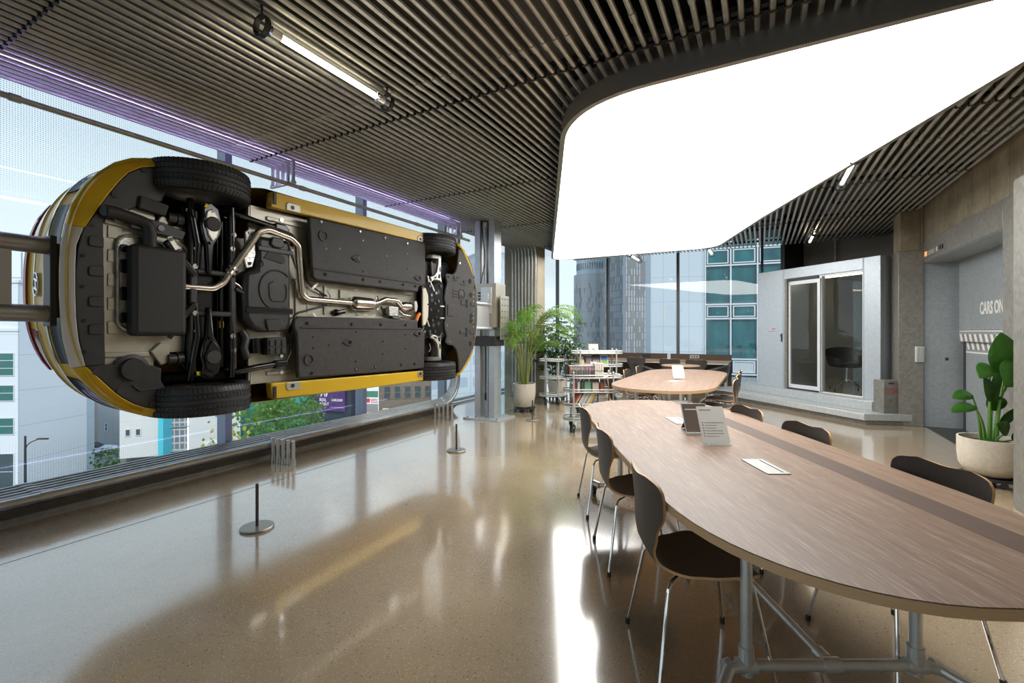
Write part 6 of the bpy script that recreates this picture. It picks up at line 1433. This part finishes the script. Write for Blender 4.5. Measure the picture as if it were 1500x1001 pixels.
tree((*AB(345, 30), GZ), 7.4, 1.5, 'tree_yellow', 'yellow-green young tree beside the window mullion', 4, 300, .30)
tree((*AB(378, 36), GZ), 9.2, 2.3, 'tree_green', 'green street tree nearest the yellow one', 5, 800, .30)
tree((*AB(415, 37), GZ), 9.8, 2.4, 'tree_green', 'green street tree before the teal front', 6, 800, .30)
tree((*AB(445, 39), GZ), 8.8, 1.8, 'tree_green', 'green street tree before the dark front', 8, 600, .28)
t, L = building('teal glass front behind the green trees', AB(352, 50), AB(451, 48), GZ, -3.0, 8, 'teal_cladding')
for k in range(4): wpart(t, L-.9-k*1.5, L-.1-k*1.5, 5.3, 7.2, 'window_teal', 'dark_metal', 1)
t, L = building('dark panelled front beside the purple banner', AB(450, 46), AB(469, 45), GZ, -3.0, 8, 'dark_cladding')
t, L = building('dark shop building with glazed entrance under the purple banner', AB(468, 45), AB(514, 44), GZ, -3.2, 8, 'dark_cladding')
for k in range(3): wpart(t, .15+k*.95, .95+k*.95, 2.2, 5.1, 'shop_glass', 'alu_white', 0)
s = thing('banner', 'purple banner with white lettering on the dark shop building', 'banner', (*AB(468, 44.8), 0), math.atan2(-1, AB(514, 44)[0]-AB(468, 45)[0])); zt, zb = -3.6, 1.4-(601-487)*44.8/675
mb = MB(); mb.box(0, 2.95, -.10, -.04, zb, zt); mb.build('cloth', 'purple_banner', s, ang=0)
text_part('lettering', 'REAL', .42, 'white_paint', s, frame3((.08, -.105, zb+.90), (1, 0, 0), (0, 0, 1)), .004, 'LEFT', .008, .85); text_part('lettering', 'AGENT', .42, 'white_paint', s, frame3((.08, -.105, zb+.50), (1, 0, 0), (0, 0, 1)), .004, 'LEFT', .008, .78)
text_part('lettering', '10:00-20:00', .34, 'white_paint', s, frame3((1.42, -.105, zb+.95), (1, 0, 0), (0, 0, 1)), .004, 'LEFT', .008, .78)
mb = MB()
for (x0, x1, x2, x3) in ((.18, .32, .58, .44), (.62, .74, .74, .62), (.78, .92, 1.12, .98)): mb.prism([(x0, zb+1.36), (x1, zb+1.36), (x2, zb+2.1), (x3, zb+2.1)], -.106, -.102, lambda a, b, c: (a, c, b))
mb.box(1.35, 2.9, -.106, -.102, zb+.34, zb+.37); mb.build('mark', 'white_paint', s, ang=0)
s = thing('poster_board', 'tall board of posters beside the mullion, red badge on top', 'poster', (*AB(533, 40), 0), 0); zz = lambda y: 1.4-(y-487)*40/675
mb = MB(); mb.box(0, 1.32, -.06, 0, zz(612), zz(560)); mb.build('board', 'white_paint', s, ang=0)
for nm, m_, y0, y1, x0, x1 in (('poster', 'court_green', 573, 582, .05, 1.25), ('poster', 'poster_red', 584, 590, .12, .55), ('picture', 'poster_grey', 592, 604, .05, 1.25)): mb = MB(); mb.box(x0, x1, -.075, -.055, zz(y1), zz(y0)); mb.build(nm, m_, s, ang=0)
mb = MB()
for k in range(3): mb.box(.62, 1.2, -.07, -.055, zz(586+k*2.0), zz(585+k*2.0))
mb.build('text_line', 'poster_red', s, ang=0)
t, L = building('brown brick building with shop signs across the street', AB(556, 46), AB(632, 47), GZ, -3.3, 8, 'brick_brown')
for k in range(5): wpart(t, .4+k*1.0, 1.1+k*1.0, 7.7, 9.0, 'window_dark', 'brick_brown', 1)
mb = MB()
for k in range(6): mb.box(.3+k*.85, .9+k*.85, -.12, 0, 6.3-.1*k, 6.8-.1*k)
mb.build('shop_sign', 'white_paint', t, ang=0)
t = thing('fence', 'green court fence with a white rail across the street', 'fence', (*AB(550, 42), GZ), .18); mb = MB(); mb.box(0, 10, 0, .1, 0, 6.4); mb.build('panel', 'court_green', t, ang=0); mb = MB(); mb.box(0, 10, -.1, 0, 5.55, 5.85); mb.build('rail', 'white_paint', t, ang=0)
tree((*AB(606, 38), GZ), 8.1, .8, 'tree_green', 'slim young tree before the court fence', 9, 160, .26)
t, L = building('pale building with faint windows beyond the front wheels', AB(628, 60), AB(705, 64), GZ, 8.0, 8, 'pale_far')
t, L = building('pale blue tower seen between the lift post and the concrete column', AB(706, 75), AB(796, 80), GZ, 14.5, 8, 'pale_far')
# -- beyond the far window
def drum(label, px, Y, r, z1, z2):
    t = thing('round_tower', label, 'building', (*AB(px, Y), GZ), 0)
    m_t = MB(); m_t.lathe([(r, 0), (r, z1-GZ), (r-.3, z1-GZ+.01), (0, z1-GZ+.02)], 64); m_t.build('drum', 'concrete_far', t, 30)
    wn = MB(); q = random.Random(2)
    for k in range(330):
        a = q.uniform(PI, 2*PI); z = q.uniform(3, z1-GZ-2.2); z = int(z/.9)*.9; c, s_ = math.cos(a), math.sin(a); tx = Vector((-s_, c, 0)); n_ = Vector((c, s_, 0)); p = n_*(r+.01)+Vector((0, 0, z)); wn.add([p-tx*.14, p+tx*.14, p+tx*.14+Vector((0, 0, 1.0)), p-tx*.14+Vector((0, 0, 1.0))], [(0, 1, 2, 3)])
    wn.build('window_slits', 'poster_grey', t, 0, recalc=False)
    m_t = MB(); m_t.lathe([(r-.5, z1-GZ), (r-.5, z2-GZ), (0, z2-GZ)], 64); m_t.build('upper_drum', 'stone_pale', t, 30)
    m_t = MB()
    for k in range(26):
        a = PI+PI*k/26; m_t.bar((math.cos(a)*(r-.48), math.sin(a)*(r-.48), z1-GZ+.9), (math.cos(a)*(r-.48), math.sin(a)*(r-.48), z1-GZ+2.1), .22, .06)
    m_t.build('window_slits', 'window_dark', t)
drum('round grey tower with scattered slit windows beyond the far glass', 873, 88, 4.2, 12.2, 17.5)
t, L = building('dark office tower with white window ticks, next to the round tower', AB(884, 76), AB(917, 70), GZ, 24, 9, 'tower_dark')
t, L = building('blue-grey tower side with tall slots, next to the ticked tower', AB(917, 70), AB(937.5, 78), GZ, 24, .6, 'tower_blue')
for z in (8.5, 21.0): mb = MB(); [mb.box(.4+k*.45, .66+k*.45, -.06, 0, z+GZ*0+6, z+7.0) for k in range(6)]; mb.build('light_slot', 'white_paint', t, ang=0)
wpart(t, .3, 3.4, 10.6, 12.6, 'window_dark', 'dark_metal', 1); mb = MB(); [mb.box(1.0+k*.32, 1.16+k*.32, -.1, 0, 11.6, 12.3) for k in range(5)]; mb.build('sign', 'poster_red', t, ang=0)
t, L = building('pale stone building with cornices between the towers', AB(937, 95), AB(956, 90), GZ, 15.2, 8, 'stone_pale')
for z, d in ((27.3, .5), (26.2, .35), (25.0, .3), (22.0, .3)): mb = MB(); mb.box(-.3, L+.2, -d, 0, z, z+.35); mb.build('cornice', 'stone_pale', t, ang=0)
mb = MB(); mb.box(0, L, -.05, 0, 22.6, 24.9); mb.build('dark_band', 'window_dark', t, ang=0)
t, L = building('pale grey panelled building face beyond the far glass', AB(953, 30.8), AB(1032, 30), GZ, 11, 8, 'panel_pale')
t = thing('curtain_wall_building', 'teal glazed building front with white frames beyond the far glass', 'building', (*AB(1032, 30), GZ), math.atan2(-1.5, AB(1135, 28.5)[0]-AB(1032, 30)[0])); L = 5.2
mb = MB(); mb.box(.05, L, .1, 6, 0, 24); mb.build('glazing', 'teal_glass', t, ang=0)
zf = lambda y: 1.4-(y-487)*29.6/675-GZ
mb = MB()
for x in (0, 1.50, 3.02, 4.5): mb.box(x, x+.09, -.06, .12, 0, 24)
mb.build('mullion', 'alu_white', t, ang=0)
for y in (342, 364, 389, 446, 467, 526, 548): mb = MB(); mb.box(.09, L, -.03, .12, zf(y)-.05, zf(y)+.05); mb.build('transom', 'alu_white', t, ang=0)
for (a, b) in ((364, 389), (446, 467), (526, 548)):
    for x in (.14, 1.66, 3.18): wpart(t, x, x+1.28, zf(b)+.10, zf(a)-.10, 'teal_glass' if b != 548 else 'stone_pale', 'alu_white', 0)
mb = MB(); mb.box(.05, L, -.02, .11, zf(620), zf(552)); mb.build('plinth', 'rib_grey', t, ang=0)
hedge(AB(878, 40)[0], AB(960, 40)[0], 42, -2.6, -.7, 'bright green planting below the far window', 12, 'tree_green')
building('grey terrace wall under the bright green planting', AB(872, 43), AB(964, 43), GZ, -2.4, 4, 'concrete_far')

# ------------------------------------------------------------------ sky, camera, colour management
w = bpy.data.worlds.new('sky'); SC.world = w; w.use_nodes = True; nt = w.node_tree; nt.nodes.clear()
out = nd(nt, 'ShaderNodeOutputWorld'); bg = nd(nt, 'ShaderNodeBackground'); tc = nd(nt, 'ShaderNodeTexCoord'); sp = nd(nt, 'ShaderNodeSeparateXYZ'); r = nd(nt, 'ShaderNodeValToRGB')
nt.links.new(tc.outputs['Generated'], sp.inputs[0]); nt.links.new(sp.outputs[2], r.inputs[0]); nt.links.new(r.outputs[0], bg.inputs[0]); nt.links.new(bg.outputs[0], out.inputs[0])
e = r.color_ramp.elements; e[0].position = 0.; e[0].color = (.80, .90, .97, 1); e[1].position = .9; e[1].color = (.42, .63, .90, 1); x = e.new(.25); x.color = (.72, .86, .96, 1)
bg.inputs[1].default_value = 1.2
sl = bpy.data.lights.new('sun', 'SUN'); sl.energy = 2.8; sl.angle = .25; sl.color = (1., .97, .92); so_ = bpy.data.objects.new('sun', sl); COL.objects.link(so_); so_.rotation_euler = (math.radians(45), 0, math.radians(15))
cd = bpy.data.cameras.new('camera'); cam = bpy.data.objects.new('camera', cd); COL.objects.link(cam); cam.location = (0, 0, 1.40); cam.rotation_euler = (PI/2, 0, 0)
cd.sensor_width = 36; cd.lens = 16.2; cd.shift_y = -13.5/1500; cd.clip_start = .05; cd.clip_end = 600; SC.camera = cam
SC.view_settings.view_transform = 'Standard'; SC.view_settings.look = 'None'; SC.view_settings.exposure = 0.; SC.view_settings.gamma = 1.; SC.view_settings.use_curve_mapping = False
cy = SC.cycles; cy.max_bounces = 10; cy.diffuse_bounces = 4; cy.glossy_bounces = 4; cy.transparent_max_bounces = 24; cy.transmission_bounces = 4; cy.caustics_reflective = False; cy.caustics_refractive = False; cy.sample_clamp_indirect = 6.
cy.use_denoising = True
try: cy.denoiser = 'OPENIMAGEDENOISE'
except Exception: pass
